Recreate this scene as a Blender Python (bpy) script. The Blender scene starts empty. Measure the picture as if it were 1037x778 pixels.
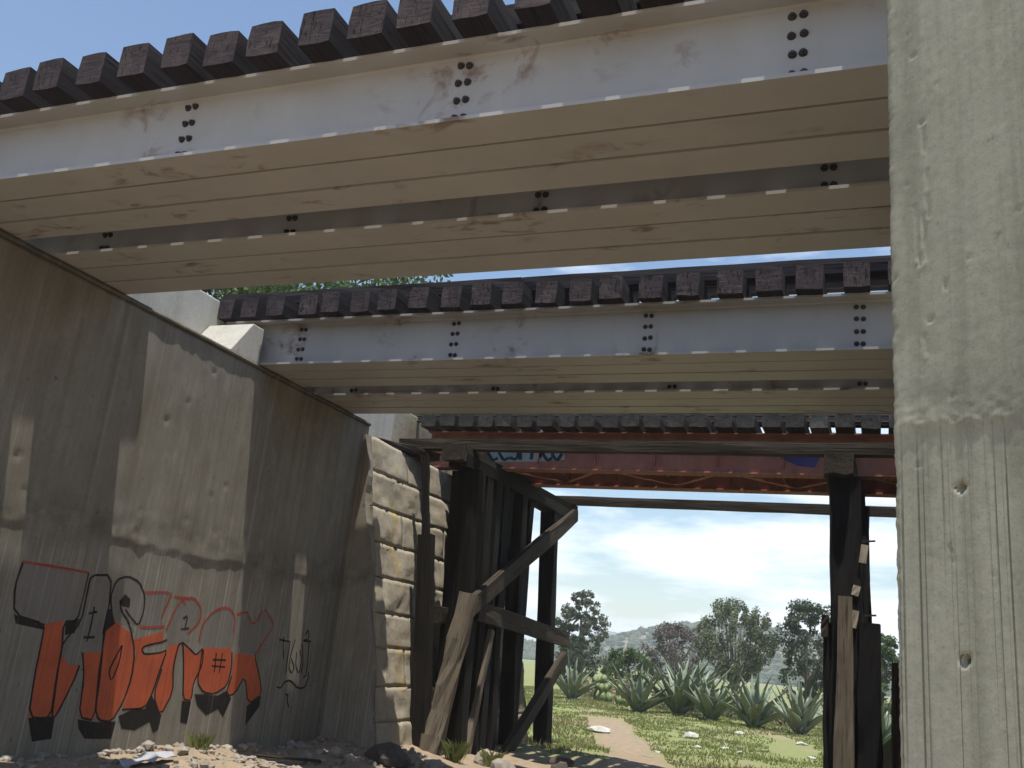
import bpy, bmesh, math, random
import numpy as np
from mathutils import Vector, Matrix, noise as mnoise

random.seed(7)
rng = np.random.default_rng(7)
scene = bpy.context.scene
C = scene.collection

# ------------------------------------------------------------------ camera
# world: X along the girders, Y away under the bridges, Z up, camera at the origin
CAM_ROWS = ((0.9298, 0.0137, 0.3678), (0.3543, -0.2945, -0.8876), (0.0962, 0.9556, -0.2787))
cam_d = bpy.data.cameras.new('camera')
cam = bpy.data.objects.new('camera', cam_d)
C.objects.link(cam)
m3 = Matrix(CAM_ROWS).to_quaternion().to_matrix()
cam.matrix_world = m3.to_4x4()
cam_d.sensor_width = 36.0
cam_d.lens = 939.0 / 1037.0 * 36.0
cam_d.clip_start = 0.05
cam_d.clip_end = 20000
scene.camera = cam

# ------------------------------------------------------------------ light
TO_SUN = Vector((0.118, -0.165, 1.0)).normalized()
world = bpy.data.worlds.new('World')
scene.world = world
world.use_nodes = True
wn = world.node_tree.nodes
wl = world.node_tree.links
wn.clear()
sky = wn.new('ShaderNodeTexSky')
sky.sky_type = 'NISHITA'
sky.sun_disc = False
sky.sun_elevation = math.asin(TO_SUN.z)
sky.sun_rotation = math.atan2(TO_SUN.x, TO_SUN.y)
sky.air_density = 1.25
sky.dust_density = 0.4
sky.ozone_density = 3.5
# cumulus layer: noise on a flat cloud deck seen in perspective, the same in every direction
tc = wn.new('ShaderNodeTexCoord')
sep = wn.new('ShaderNodeSeparateXYZ')
wl.new(tc.outputs['Generated'], sep.inputs[0])
def wmath(op, a, b):
    n = wn.new('ShaderNodeMath'); n.operation = op
    for i, v in enumerate((a, b)):
        if isinstance(v, (int, float)): n.inputs[i].default_value = v
        else: wl.new(v, n.inputs[i])
    return n.outputs[0]
zc = wmath('MAXIMUM', sep.outputs[2], 0.0)
den = wmath('ADD', zc, 0.16)
cx = wmath('DIVIDE', sep.outputs[0], den)
cy = wmath('DIVIDE', sep.outputs[1], den)
comb = wn.new('ShaderNodeCombineXYZ')
wl.new(cx, comb.inputs[0]); wl.new(cy, comb.inputs[1]); wl.new(wmath('MULTIPLY', sep.outputs[2], 6.0), comb.inputs[2])
cn = wn.new('ShaderNodeTexNoise')
cn.inputs['Scale'].default_value = 1.1
cn.inputs['Detail'].default_value = 7.0
cn.inputs['Roughness'].default_value = 0.56
wl.new(comb.outputs[0], cn.inputs['Vector'])
cover = wmath('ADD', 0.345, wmath('MULTIPLY', zc, 0.62))      # clouds bank up towards the horizon
amt = wmath('MULTIPLY', wmath('SUBTRACT', cn.outputs['Fac'], cover), 6.5)
clampn = wn.new('ShaderNodeClamp'); wl.new(amt, clampn.inputs[0])
mixc = wn.new('ShaderNodeMixRGB')
wl.new(clampn.outputs[0], mixc.inputs[0])
wl.new(sky.outputs[0], mixc.inputs[1])
mixc.inputs[2].default_value = (8.6, 9.0, 9.6, 1)
bg = wn.new('ShaderNodeBackground')
bg.inputs['Strength'].default_value = 0.12
wo = wn.new('ShaderNodeOutputWorld')
wl.new(mixc.outputs[0], bg.inputs[0])
wl.new(bg.outputs[0], wo.inputs[0])

sun_d = bpy.data.lights.new('sun', 'SUN')
sun_d.energy = 5.0
sun_d.angle = math.radians(0.53)
sun_d.color = (1.0, 0.955, 0.87)
sun = bpy.data.objects.new('sun', sun_d)
C.objects.link(sun)
sun.rotation_mode = 'QUATERNION'
sun.rotation_quaternion = TO_SUN.to_track_quat('Z', 'Y')
sun.location = TO_SUN * 60

scene.render.engine = 'CYCLES'
scene.view_settings.view_transform = 'Standard'
scene.view_settings.look = 'None'
scene.view_settings.gamma = 1.0
scene.view_settings.use_curve_mapping = False
scene.view_settings.exposure = 0.38
scene.cycles.max_bounces = 8
scene.cycles.diffuse_bounces = 4
scene.cycles.volume_bounces = 1
scene.cycles.transparent_max_bounces = 8

# ------------------------------------------------------------------ materials
class NT:
    def __init__(self, name):
        self.m = bpy.data.materials.new(name)
        self.m.use_nodes = True
        self.n = self.m.node_tree.nodes
        self.l = self.m.node_tree.links
        self.p = self.n['Principled BSDF']
        self.tc = self.n.new('ShaderNodeTexCoord')
        self.jitter = None
    def link(self, a, b): self.l.new(a, b)
    def val(self, sock, v):
        if isinstance(v, (int, float)): sock.default_value = v
        elif isinstance(v, tuple): sock.default_value = v if len(v) == 4 or len(sock.default_value) == 3 else (*v, 1)
        else: self.l.new(v, sock)
    def noise(self, scale=(1, 1, 1), s=1.0, detail=5, rough=0.55, coord='Object', off=(0, 0, 0), dist=0.0):
        mp = self.n.new('ShaderNodeMapping')
        mp.inputs['Scale'].default_value = scale
        mp.inputs['Location'].default_value = off
        self.link(self.tc.outputs[coord], mp.inputs[0])
        if self.jitter:
            oi = self.n.new('ShaderNodeObjectInfo'); vm = self.n.new('ShaderNodeVectorMath'); vm.operation = 'SCALE'
            vm.inputs[0].default_value = (61.0, 37.0, 0.0 if self.jitter == 'xy' else 53.0); self.link(oi.outputs['Random'], vm.inputs['Scale']); self.link(vm.outputs[0], mp.inputs['Location'])
        t = self.n.new('ShaderNodeTexNoise')
        t.inputs['Scale'].default_value = s
        t.inputs['Detail'].default_value = detail
        t.inputs['Roughness'].default_value = rough
        t.inputs['Distortion'].default_value = dist
        self.link(mp.outputs[0], t.inputs['Vector'])
        return t.outputs['Fac']
    def ramp(self, fac, lo, hi):
        r = self.n.new('ShaderNodeMapRange')
        r.inputs['From Min'].default_value = lo
        r.inputs['From Max'].default_value = hi
        self.val(r.inputs['Value'], fac)
        return r.outputs[0]
    def mix(self, fac, a, b, mode='MIX'):
        x = self.n.new('ShaderNodeMixRGB'); x.blend_type = mode
        self.val(x.inputs[0], fac); self.val(x.inputs[1], a); self.val(x.inputs[2], b)
        return x.outputs[0]
    def math(self, op, a, b=0.0):
        x = self.n.new('ShaderNodeMath'); x.operation = op
        self.val(x.inputs[0], a); self.val(x.inputs[1], b)
        return x.outputs[0]
    def sep(self, coord='Object'):
        s = self.n.new('ShaderNodeSeparateXYZ'); self.link(self.tc.outputs[coord], s.inputs[0]); return s.outputs
    def rnd(self):
        o = self.n.new('ShaderNodeObjectInfo'); return o.outputs['Random']
    def bump(self, h, strength=0.3, dist=0.01):
        b = self.n.new('ShaderNodeBump')
        b.inputs['Strength'].default_value = strength
        b.inputs['Distance'].default_value = dist
        self.link(h, b.inputs['Height']); self.link(b.outputs[0], self.p.inputs['Normal'])
    def done(self, col, rough=0.8, metal=0.0, spec=0.3):
        self.val(self.p.inputs['Base Color'], col)
        self.val(self.p.inputs['Roughness'], rough)
        self.p.inputs['Metallic'].default_value = metal
        self.p.inputs['Specular IOR Level'].default_value = spec
        return self.m

M = {}
def concrete(name, c1, c2, streak, joint_z, streak_amt=0.55, bump=0.12, stain_col=(0.085, 0.075, 0.058), lower_dark=0.25, lower_pale=0.4, thin_s=38):
    t = NT(name)
    blot = t.noise((1, 1, 1), 0.9, 6, 0.6)
    fine = t.noise((1, 1, 1), 22, 6, 0.65)
    st = t.noise((7, 7, 0.16), 1.0, 5, 0.6)
    st2 = t.noise((24, 24, 0.35), 1.0, 4, 0.6, off=(3, 1, 2))
    drip = t.noise((10, 10, 0.10), 1.0, 3, 0.5, off=(7, 5, 1))
    col = t.mix(t.ramp(blot, 0.3, 0.7), c1, c2)
    col = t.mix(t.math('MULTIPLY', t.ramp(st, 0.45, 0.72), streak_amt), col, streak)
    col = t.mix(t.math('MULTIPLY', t.ramp(st2, 0.52, 0.75), streak_amt * 0.6), col, streak)
    col = t.mix(t.math('MULTIPLY', t.ramp(drip, 0.60, 0.78), 0.35), col, (0.46, 0.45, 0.41))
    col = t.mix(t.math('MULTIPLY', t.ramp(fine, 0.35, 0.75), 0.25), col, (0.12, 0.115, 0.10))
    mot = t.noise((1.6, 1.6, 0.8), 2.2, 7, 0.68, off=(11, 4, 6))
    col = t.mix(t.math('MULTIPLY', t.ramp(mot, 0.50, 0.74), 0.5), col, streak)
    col = t.mix(t.math('MULTIPLY', t.ramp(mot, 0.46, 0.28), 0.3), col, (0.42, 0.41, 0.37))
    spots = t.noise((1, 1, 0.7), 11.0, 3, 0.5, off=(1, 14, 3))
    col = t.mix(t.math('MULTIPLY', t.ramp(spots, 0.70, 0.76), 0.6), col, (0.06, 0.055, 0.045))
    thin = t.noise((thin_s, thin_s, 0.22), 1.0, 3, 0.5, off=(6, 6, 0))
    zz = t.sep()[2]
    low = t.ramp(zz, joint_z + 0.1, joint_z - 0.25)
    col = t.mix(t.math('MULTIPLY', t.math('MULTIPLY', t.ramp(thin, 0.58, 0.66), low), lower_dark), col, tuple(c * .55 for c in streak))
    col = t.mix(t.math('MULTIPLY', t.math('MULTIPLY', t.ramp(thin, 0.40, 0.33), low), lower_pale), col, (0.52, 0.50, 0.45))
    # damp, dirty laitance left round the pour joint
    z = t.sep()[2]
    dz = t.math('ABSOLUTE', t.math('ADD', t.math('SUBTRACT', z, joint_z + 0.14), t.math('MULTIPLY', t.math('SUBTRACT', blot, 0.5), 0.55)))
    near = t.ramp(dz, 0.42, 0.0)
    blo2 = t.noise((1, 1, 1.4), 2.6, 6, 0.65, off=(2, 9, 4))
    col = t.mix(t.math('MULTIPLY', t.math('MULTIPLY', near, t.ramp(blo2, 0.40, 0.62)), 0.62), col, stain_col)
    grit = t.noise((1, 1, 1), 90, 4, 0.7)
    col = t.mix(t.math('MULTIPLY', t.ramp(grit, 0.55, 0.72), 0.35), col, (0.08, 0.075, 0.06))
    col = t.mix(t.math('MULTIPLY', t.ramp(grit, 0.42, 0.30), 0.22), col, (0.5, 0.49, 0.44))
    t.bump(t.math('ADD', t.math('MULTIPLY', fine, 0.5), t.math('ADD', t.math('MULTIPLY', st2, 0.4), t.math('MULTIPLY', grit, 0.35))), bump, 0.008)
    return t.done(col, 0.9, 0, 0.2)
M['concrete'] = concrete('old_form_concrete', (0.285, 0.262, 0.215), (0.215, 0.195, 0.155), (0.15, 0.125, 0.088), 0.82, 0.62, 0.07)
M['wing'] = concrete('grey_green_concrete', (0.43, 0.425, 0.325), (0.345, 0.34, 0.255), (0.17, 0.165, 0.12), 0.98, 0.5, 0.24, (0.16, 0.155, 0.12), 0.8, 0.18, 75)
M['seat'] = concrete('shadow_painted_seat_concrete', (0.16, 0.14, 0.11), (0.11, 0.095, 0.07), (0.07, 0.06, 0.045), -9, 0.5, 0.1)  # concrete darkened to paint in the shadow line between girders and wall
M['pale_concrete'] = concrete('pale_concrete', (0.56, 0.54, 0.48), (0.47, 0.45, 0.39), (0.34, 0.31, 0.25), -9, 0.4, 0.2)

def masonry():
    t = NT('old_masonry')
    a = t.noise((1, 1, 1), 1.6, 6, 0.62)
    f = t.noise((1, 1, 1), 9, 6, 0.7)
    r = t.rnd()
    col = t.mix(t.ramp(a, 0.3, 0.7), (0.41, 0.365, 0.28), (0.29, 0.25, 0.19))
    col = t.mix(t.math('MULTIPLY', r, 0.3), col, (0.22, 0.19, 0.145))
    y = t.noise((1, 1, 0.35), 1.9, 5, 0.6, off=(4, 2, 8))
    col = t.mix(t.math('MULTIPLY', t.ramp(y, 0.60, 0.72), 0.7), col, (0.42, 0.30, 0.06))
    col = t.mix(t.math('MULTIPLY', t.ramp(f, 0.5, 0.75), 0.45), col, (0.10, 0.085, 0.06))
    t.bump(f, 0.5, 0.02)
    return t.done(col, 0.95, 0, 0.15)
M['masonry'] = masonry()

def paint():
    t = NT('grey_steel_paint'); t.jitter = 'xyz'
    a = t.noise((1, 1, 1), 1.1, 5, 0.6)
    rust = t.noise((1, 2.2, 1), 2.3, 8, 0.62, off=(5, 3, 1), dist=0.6)
    rust2 = t.noise((0.8, 0.8, 0.8), 0.9, 2, 0.5, off=(1, 7, 4))
    drip = t.noise((9, 9, 1.2), 1.0, 5, 0.6, off=(2, 2, 2))
    z = t.sep()[2]
    col = t.mix(t.ramp(a, 0.3, 0.7), (0.395, 0.39, 0.38), (0.335, 0.33, 0.32))
    col = t.mix(t.math('MULTIPLY', t.ramp(drip, 0.5, 0.8), 0.18), col, (0.30, 0.25, 0.18))
    # dirt washed down from the top flange
    col = t.mix(t.math('MULTIPLY', t.math('MULTIPLY', t.ramp(z, 0.38, 0.66), t.ramp(a, 0.35, 0.7)), 0.35), col, (0.30, 0.24, 0.15))
    k = t.math('MULTIPLY', t.ramp(rust, 0.54, 0.66), t.ramp(rust2, 0.50, 0.60))
    col = t.mix(t.math('MULTIPLY', k, 0.8), col, (0.13, 0.065, 0.03))
    t.bump(a, 0.05, 0.01)
    return t.done(col, 0.5, 0, 0.4)
M['paint'] = paint()

def wood(name, c1, c2, crack=(0.006, 0.005, 0.004), bump=0.6, warm=0.0, pale=(0.3, 0.25, 0.18)):
    t = NT(name); t.jitter = 'xyz'                 # grain runs along the local Z of each timber
    g = t.noise((14, 14, 0.9), 1.0, 6, 0.65)
    g2 = t.noise((40, 40, 1.6), 1.0, 5, 0.6, off=(3, 3, 3))
    b = t.noise((1, 1, 1), 1.3, 4, 0.6)
    r = t.rnd()
    col = t.mix(t.ramp(g, 0.3, 0.7), c1, c2)
    col = t.mix(t.math('MULTIPLY', t.ramp(b, 0.5, 0.72), 0.35), col, pale)
    col = t.mix(t.math('MULTIPLY', r, 0.35), col, c1)
    col = t.mix(t.math('MULTIPLY', t.ramp(g2, 0.56, 0.64), 0.8), col, crack)
    t.bump(t.math('ADD', t.math('MULTIPLY', g, 0.7), g2), bump, 0.018)
    return t.done(col, 0.88, 0, 0.2)
M['tie'] = wood('creosoted_tie', (0.016, 0.014, 0.017), (0.030, 0.025, 0.028), bump=0.35, pale=(0.045, 0.036, 0.038))
def end_grain(name, c1, c2, pale):
    t = NT(name); t.jitter = 'xyz'
    rings = t.noise((3, 16, 1), 1.0, 5, 0.6, dist=1.6)
    rad = t.noise((22, 4, 1), 1.0, 4, 0.6, dist=2.2)
    b = t.noise((1, 1, 1), 5.0, 4, 0.6)
    col = t.mix(t.ramp(rings, 0.35, 0.65), c1, c2)
    col = t.mix(t.math('MULTIPLY', t.ramp(b, 0.48, 0.68), 0.6), col, pale)
    col = t.mix(t.math('MULTIPLY', t.rnd(), 0.45), col, c1)
    col = t.mix(t.math('MULTIPLY', t.ramp(rad, 0.57, 0.62), 0.85), col, (0.005, 0.004, 0.005))
    t.bump(t.math('SUBTRACT', rings, t.math('MULTIPLY', t.ramp(rad, 0.55, 0.64), 1.4)), 0.5, 0.02)
    return t.done(col, 0.85, 0, 0.2)
M['tie_end'] = end_grain('tie_end_grain', (0.034, 0.027, 0.030), (0.072, 0.053, 0.052), (0.12, 0.088, 0.08))
M['tie_old_end'] = wood('weathered_tie_end', (0.03, 0.027, 0.024), (0.075, 0.07, 0.06), bump=0.4, pale=(0.24, 0.23, 0.22))
M['tie_old'] = wood('weathered_tie', (0.022, 0.019, 0.016), (0.05, 0.043, 0.035), pale=(0.09, 0.08, 0.07))
M['dark_wood'] = wood('dark_trestle_timber', (0.008, 0.0065, 0.005), (0.020, 0.016, 0.011), pale=(0.034, 0.026, 0.018))
M['grey_wood'] = wood('weathered_grey_timber', (0.12, 0.10, 0.072), (0.21, 0.175, 0.13), (0.04, 0.03, 0.022), pale=(0.25, 0.22, 0.17))
M['pale_wood'] = wood('pale_batten_wood', (0.42, 0.37, 0.29), (0.52, 0.46, 0.37), (0.2, 0.17, 0.12), pale=(0.56, 0.5, 0.41))
M['mid_wood'] = wood('brown_timber', (0.034, 0.026, 0.018), (0.066, 0.052, 0.036), pale=(0.10, 0.08, 0.056))
M['char'] = wood('charred_timber', (0.008, 0.008, 0.009), (0.022, 0.020, 0.020), pale=(0.034, 0.029, 0.026))

def rust():
    t = NT('rusty_steel')
    a = t.noise((1, 1, 1), 2.0, 7, 0.65)
    b = t.noise((6, 6, 1), 1.0, 5, 0.6)
    col = t.mix(t.ramp(a, 0.3, 0.7), (0.36, 0.155, 0.11), (0.23, 0.10, 0.075))
    col = t.mix(t.math('MULTIPLY', t.ramp(b, 0.5, 0.72), 0.5), col, (0.38, 0.22, 0.165))
    t.bump(a, 0.25, 0.01)
    return t.done(col, 0.8, 0, 0.3)
M['rust'] = rust()
def plain(name, c, rough=0.7, metal=0.0, var=0.25, s=6.0, c2=None):
    t = NT(name)
    a = t.noise((1, 1, 1), s, 4, 0.6)
    c2 = c2 or tuple(x * (1 - var) for x in c)
    return t.done(t.mix(t.ramp(a, 0.3, 0.7), c, c2), rough, metal)
M['rail'] = plain('rail_steel', (0.10, 0.07, 0.055), 0.55, 0.4)
M['bolt'] = plain('dark_bolt', (0.05, 0.043, 0.042), 0.6)
def spray(name, c, thin=0.30, patch=0.5):
    t = NT(name)                                   # thin spray paint: bare concrete shows through in streaks
    a = t.noise((1, 18, 0.6), 1.0, 5, 0.65)
    f = t.noise((1, 1, 1), 30, 4, 0.7)
    b = t.noise((1, 1, 1), 3.0, 4, 0.6)
    al = t.math('SUBTRACT', 1.0, t.math('MULTIPLY', t.ramp(a, 0.52, 0.75), patch))
    al = t.math('MULTIPLY', al, t.ramp(f, 0.10, 0.40))
    al = t.math('MULTIPLY', al, 1.0 - thin)
    t.link(al, t.p.inputs['Alpha'])
    return t.done(t.mix(t.ramp(b, 0.3, 0.7), c, tuple(x * 0.75 for x in c)), 0.7)
M['g_orange'] = spray('orange_spray_paint', (0.60, 0.125, 0.05), 0.12, 0.35)
M['g_red'] = spray('red_spray_line', (0.46, 0.06, 0.03), 0.15, 0.4)
M['g_silver'] = spray('silver_spray_paint', (0.34, 0.31, 0.285), 0.6, 0.5)
M['g_black'] = spray('black_spray_paint', (0.020, 0.015, 0.014), 0.06, 0.45)
M['g_cyan'] = spray('pale_blue_spray_paint', (0.40, 0.48, 0.50), 0.2, 0.4)
M['g_navy'] = spray('blue_spray_paint', (0.07, 0.07, 0.22), 0.1, 0.3)
M['g_teal'] = spray('dark_teal_spray_paint', (0.012, 0.045, 0.055), 0.05, 0.2)
M['g_green'] = spray('green_spray_paint', (0.05, 0.09, 0.05), 0.1, 0.3)

def ground_mat():
    t = NT('ground_soil_and_grass')
    s = t.sep()
    a = t.noise((1, 1, 1), 0.35, 6, 0.62)
    f = t.noise((1, 1, 1), 6.0, 7, 0.7)
    ff = t.noise((1, 1, 1), 40.0, 4, 0.7)
    soil = t.mix(t.ramp(f, 0.3, 0.7), (0.34, 0.265, 0.185), (0.225, 0.17, 0.115))
    soil = t.mix(t.math('MULTIPLY', t.ramp(ff, 0.5, 0.8), 0.5), soil, (0.36, 0.30, 0.23))
    grass = t.mix(t.ramp(f, 0.3, 0.7), (0.17, 0.205, 0.075), (0.25, 0.255, 0.115))
    # worn track: a band wandering away through the field
    tx = t.math('SUBTRACT', s[0], t.math('MULTIPLY', t.math('SUBTRACT', s[1], 20.0), -0.335))
    trk = t.math('ABSOLUTE', t.math('ADD', t.math('ADD', tx, 4.55), t.math('MULTIPLY', t.math('SUBTRACT', a, 0.5), 2.2)))
    trk = t.math('ADD', trk, t.math('MULTIPLY', t.math('SUBTRACT', f, 0.5), 0.7))
    track = t.math('MULTIPLY', t.ramp(trk, 1.0, 0.45), t.ramp(s[1], 40.0, 33.0))
    under = t.math('ADD', s[1], t.math('MULTIPLY', t.math('SUBTRACT', a, 0.5), 7.0))
    bare = t.ramp(under, 20.5, 17.0)
    patch = t.math('MULTIPLY', t.ramp(t.math('ADD', a, t.math('MULTIPLY', f, 0.25)), 0.66, 0.74), 0.8)
    k = t.math('MAXIMUM', t.math('MAXIMUM', track, bare), patch)
    col = t.mix(k, grass, soil)
    t.bump(t.math('ADD', f, t.math('MULTIPLY', ff, 0.4)), 0.6, 0.05)
    return t.done(col, 0.95, 0, 0.1)
M['ground'] = ground_mat()
M['stone'] = plain('field_stone', (0.34, 0.30, 0.25), 0.9, 0, 0.45, 7)
M['dark_stone'] = plain('dark_lava_stone', (0.10, 0.085, 0.075), 0.9, 0, 0.45, 9)
M['white_stone'] = plain('whitish_rubble', (0.60, 0.58, 0.53), 0.9, 0, 0.5, 5)
M['paper'] = plain('dirty_white_sheet', (0.42, 0.43, 0.46), 0.7, 0, 0.4, 3)

def leafmat(name, c1, c2, trans=0.25):
    t = NT(name)
    g = t.n.new('ShaderNodeNewGeometry')
    col = t.mix(g.outputs['Random Per Island'], c1, c2)
    t.done(col, 0.6, 0, 0.25)
    tr = t.n.new('ShaderNodeBsdfTranslucent')
    t.val(tr.inputs[0], col)
    mx = t.n.new('ShaderNodeMixShader')
    mx.inputs[0].default_value = trans
    t.link(t.p.outputs[0], mx.inputs[1]); t.link(tr.outputs[0], mx.inputs[2])
    t.link(mx.outputs[0], t.n['Material Output'].inputs[0])
    return t.m
M['euc'] = leafmat('eucalyptus_leaves', (0.055, 0.075, 0.045), (0.11, 0.13, 0.085))
M['olive'] = leafmat('olive_leaves', (0.13, 0.15, 0.09), (0.21, 0.225, 0.145))
M['brown_leaf'] = leafmat('brownish_leaves', (0.10, 0.085, 0.075), (0.155, 0.13, 0.11))
M['green_leaf'] = leafmat('green_leaves', (0.045, 0.08, 0.02), (0.10, 0.15, 0.045))
M['grass'] = leafmat('grass_blades', (0.17, 0.215, 0.06), (0.30, 0.31, 0.12), 0.35)
M['dry'] = leafmat('dry_grass_blades', (0.24, 0.215, 0.11), (0.34, 0.30, 0.17), 0.3)
M['scrub'] = leafmat('hill_scrub', (0.045, 0.06, 0.035), (0.085, 0.10, 0.06), 0.1)
M['bark'] = plain('tree_bark', (0.17, 0.145, 0.12), 0.9, 0, 0.4, 5)
def agave_mat():
    t = NT('agave_leaf')
    g = t.noise((6, 6, 1.2), 1.0, 4, 0.6)
    r = t.rnd()
    x = t.sep()[2]
    col = t.mix(t.ramp(g, 0.3, 0.7), (0.12, 0.16, 0.11), (0.21, 0.25, 0.18))
    col = t.mix(t.math('MULTIPLY', r, 0.6), col, (0.20, 0.235, 0.15))
    return t.done(col, 0.45, 0, 0.4)
M['agave'] = agave_mat()
M['nopal'] = plain('nopal_pad', (0.20, 0.25, 0.11), 0.6, 0, 0.35, 4)
def hillmat(name, c1, c2, s):
    t = NT(name)
    a = t.noise((1, 1, 1), s, 8, 0.7)
    return t.done(t.mix(t.ramp(a, 0.38, 0.62), c1, c2), 0.95, 0, 0.1)
M['hill'] = hillmat('dry_hillside', (0.10, 0.11, 0.065), (0.23, 0.20, 0.14), 0.06)
M['mountain'] = hillmat('wooded_mountain', (0.05, 0.065, 0.06), (0.08, 0.09, 0.075), 0.004)

# ------------------------------------------------------------------ helpers
def mesh_obj(name, verts, faces, mat, parent=None, smooth=False, mats=None, fmats=None):
    me = bpy.data.meshes.new(name)
    me.from_pydata([tuple(map(float, v)) for v in verts], [], faces)
    for mm in (mats or [mat]): me.materials.append(mm)
    if fmats is not None:
        me.polygons.foreach_set('material_index', list(fmats))
    if smooth: me.polygons.foreach_set('use_smooth', [True] * len(me.polygons))
    me.update()
    o = bpy.data.objects.new(name, me)
    C.objects.link(o)
    if parent: attach(o, parent)
    return o
def attach(o, parent):
    """parent without moving: only Empties and meshes with pure translations are used as parents"""
    o.parent = parent
    base = Vector((0, 0, 0)); p = parent
    o.matrix_parent_inverse = world_matrix(parent).inverted()
def world_matrix(o):
    mt = o.matrix_basis.copy()
    if o.parent: mt = world_matrix(o.parent) @ o.matrix_parent_inverse @ mt
    return mt
def thing(name, label, cat, loc=(0, 0, 0), group=None):
    o = bpy.data.objects.new(name, None)
    o.empty_display_size = 0.3
    C.objects.link(o); o.location = loc
    return tag(o, label, cat, group)
def tag(o, label, cat, group=None):
    o['label'] = label; o['category'] = cat
    if group: o['group'] = group
    return o
def structure(o, kind='structure'):
    o['kind'] = kind; return o
def box_vf(x0, x1, y0, y1, z0, z1):
    v = [(x, y, z) for x in (x0, x1) for y in (y0, y1) for z in (z0, z1)]
    f = [(0, 1, 3, 2), (4, 6, 7, 5), (0, 4, 5, 1), (2, 3, 7, 6), (0, 2, 6, 4), (1, 5, 7, 3)]
    return v, f
def box(name, x0, x1, y0, y1, z0, z1, mat, parent=None, bev=0.0):
    v, f = box_vf(x0, x1, y0, y1, z0, z1)
    o = mesh_obj(name, v, f, mat, parent)
    if bev: bevel(o, bev)
    return o
def bevel(o, w, seg=1):
    bm = bmesh.new(); bm.from_mesh(o.data)
    bmesh.ops.bevel(bm, geom=list(bm.edges), offset=w, segments=seg, affect='EDGES', profile=0.5)
    bm.to_mesh(o.data); bm.free()
def prism(name, poly_yz, x0, x1, mat, parent=None, bev=0.0):
    n = len(poly_yz)
    v = [(x0, y, z) for y, z in poly_yz] + [(x1, y, z) for y, z in poly_yz]
    f = [tuple(range(n))[::-1], tuple(range(n, 2 * n))] + [(i, (i + 1) % n, n + (i + 1) % n, n + i) for i in range(n)]
    o = mesh_obj(name, v, f, mat, parent)
    bm = bmesh.new(); bm.from_mesh(o.data); bmesh.ops.recalc_face_normals(bm, faces=bm.faces)
    if bev: bmesh.ops.bevel(bm, geom=list(bm.edges), offset=bev, segments=1, affect='EDGES')
    bm.to_mesh(o.data); bm.free()
    return o

_timber_cache = {}
def timber_mesh(length, w, h, var, segs=5, jit=0.012, taper=1.0):
    key = (round(length, 2), round(w, 2), round(h, 2), var, segs, jit, taper)
    if key in _timber_cache: return _timber_cache[key].copy()
    r = random.Random(hash(key) % 100003)
    v = []; f = []
    ring = [(-.5, -.5), (-.18, -.51), (.2, -.5), (.5, -.5), (.51, 0), (.5, .5), (.15, .5), (-.2, .51), (-.5, .5), (-.5, .1)]
    n = len(ring); ch = 0.92
    for s in range(segs + 1):
        t = s / segs
        k = 1 + (taper - 1) * t
        for i, (a, b) in enumerate(ring):
            corner = abs(a) > .45 and abs(b) > .45
            q = (1 - r.random() * 0.06) if corner else 1
            v.append((a * w * k * q + r.uniform(-jit, jit), b * h * k * q + r.uniform(-jit, jit), length * t + (r.uniform(-jit, jit) * .3 if s in (0, segs) else 0)))
    for s in range(segs):
        for i in range(n):
            j = (i + 1) % n
            f.append((s * n + i, s * n + j, (s + 1) * n + j, (s + 1) * n + i))
    # sunken uneven ends
    for s, rev in ((0, True), (segs, False)):
        c = len(v)
        v.append((r.uniform(-.05, .05) * w, r.uniform(-.05, .05) * h, length * s / segs + (0.006 if s == 0 else -0.006)))
        for i in range(n):
            j = (i + 1) % n
            f.append((s * n + j, s * n + i, c) if rev else (s * n + i, s * n + j, c))
    me = bpy.data.meshes.new('timber')
    me.from_pydata(v, [], f); me.update()
    me.polygons.foreach_set('material_index', [0] * (segs * n) + [1] * (2 * n))
    _timber_cache[key] = me
    return me
def timber(name, a, b, w, h, mat, parent=None, var=None, roll=0.0, jit=0.012, share=True, segs=5, taper=1.0, end=None):
    a = Vector(a); b = Vector(b); d = b - a
    var = random.randrange(1000) if var is None else var
    key = (round(d.length, 2), w, h, var, segs, jit, taper, mat.name)
    me = _shared.get(key)
    if me is None:
        me = timber_mesh(d.length, w, h, var, segs, jit, taper)
        if me.materials: me = me.copy(); me.materials.clear()
        me.materials.append(mat); me.materials.append(end or mat); _shared[key] = me
    o = bpy.data.objects.new(name, me)
    C.objects.link(o)
    z = d.normalized()
    up = Vector((0, 0, 1)) if abs(z.z) < 0.95 else Vector((0, 1, 0))
    x = up.cross(z).normalized(); y = z.cross(x)
    R = Matrix((x, y, z)).transposed().to_4x4()
    o.matrix_basis = Matrix.Translation(a) @ R @ Matrix.Rotation(roll, 4, 'Z')
    if parent: attach(o, parent)
    return o
_shared = {}

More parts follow.
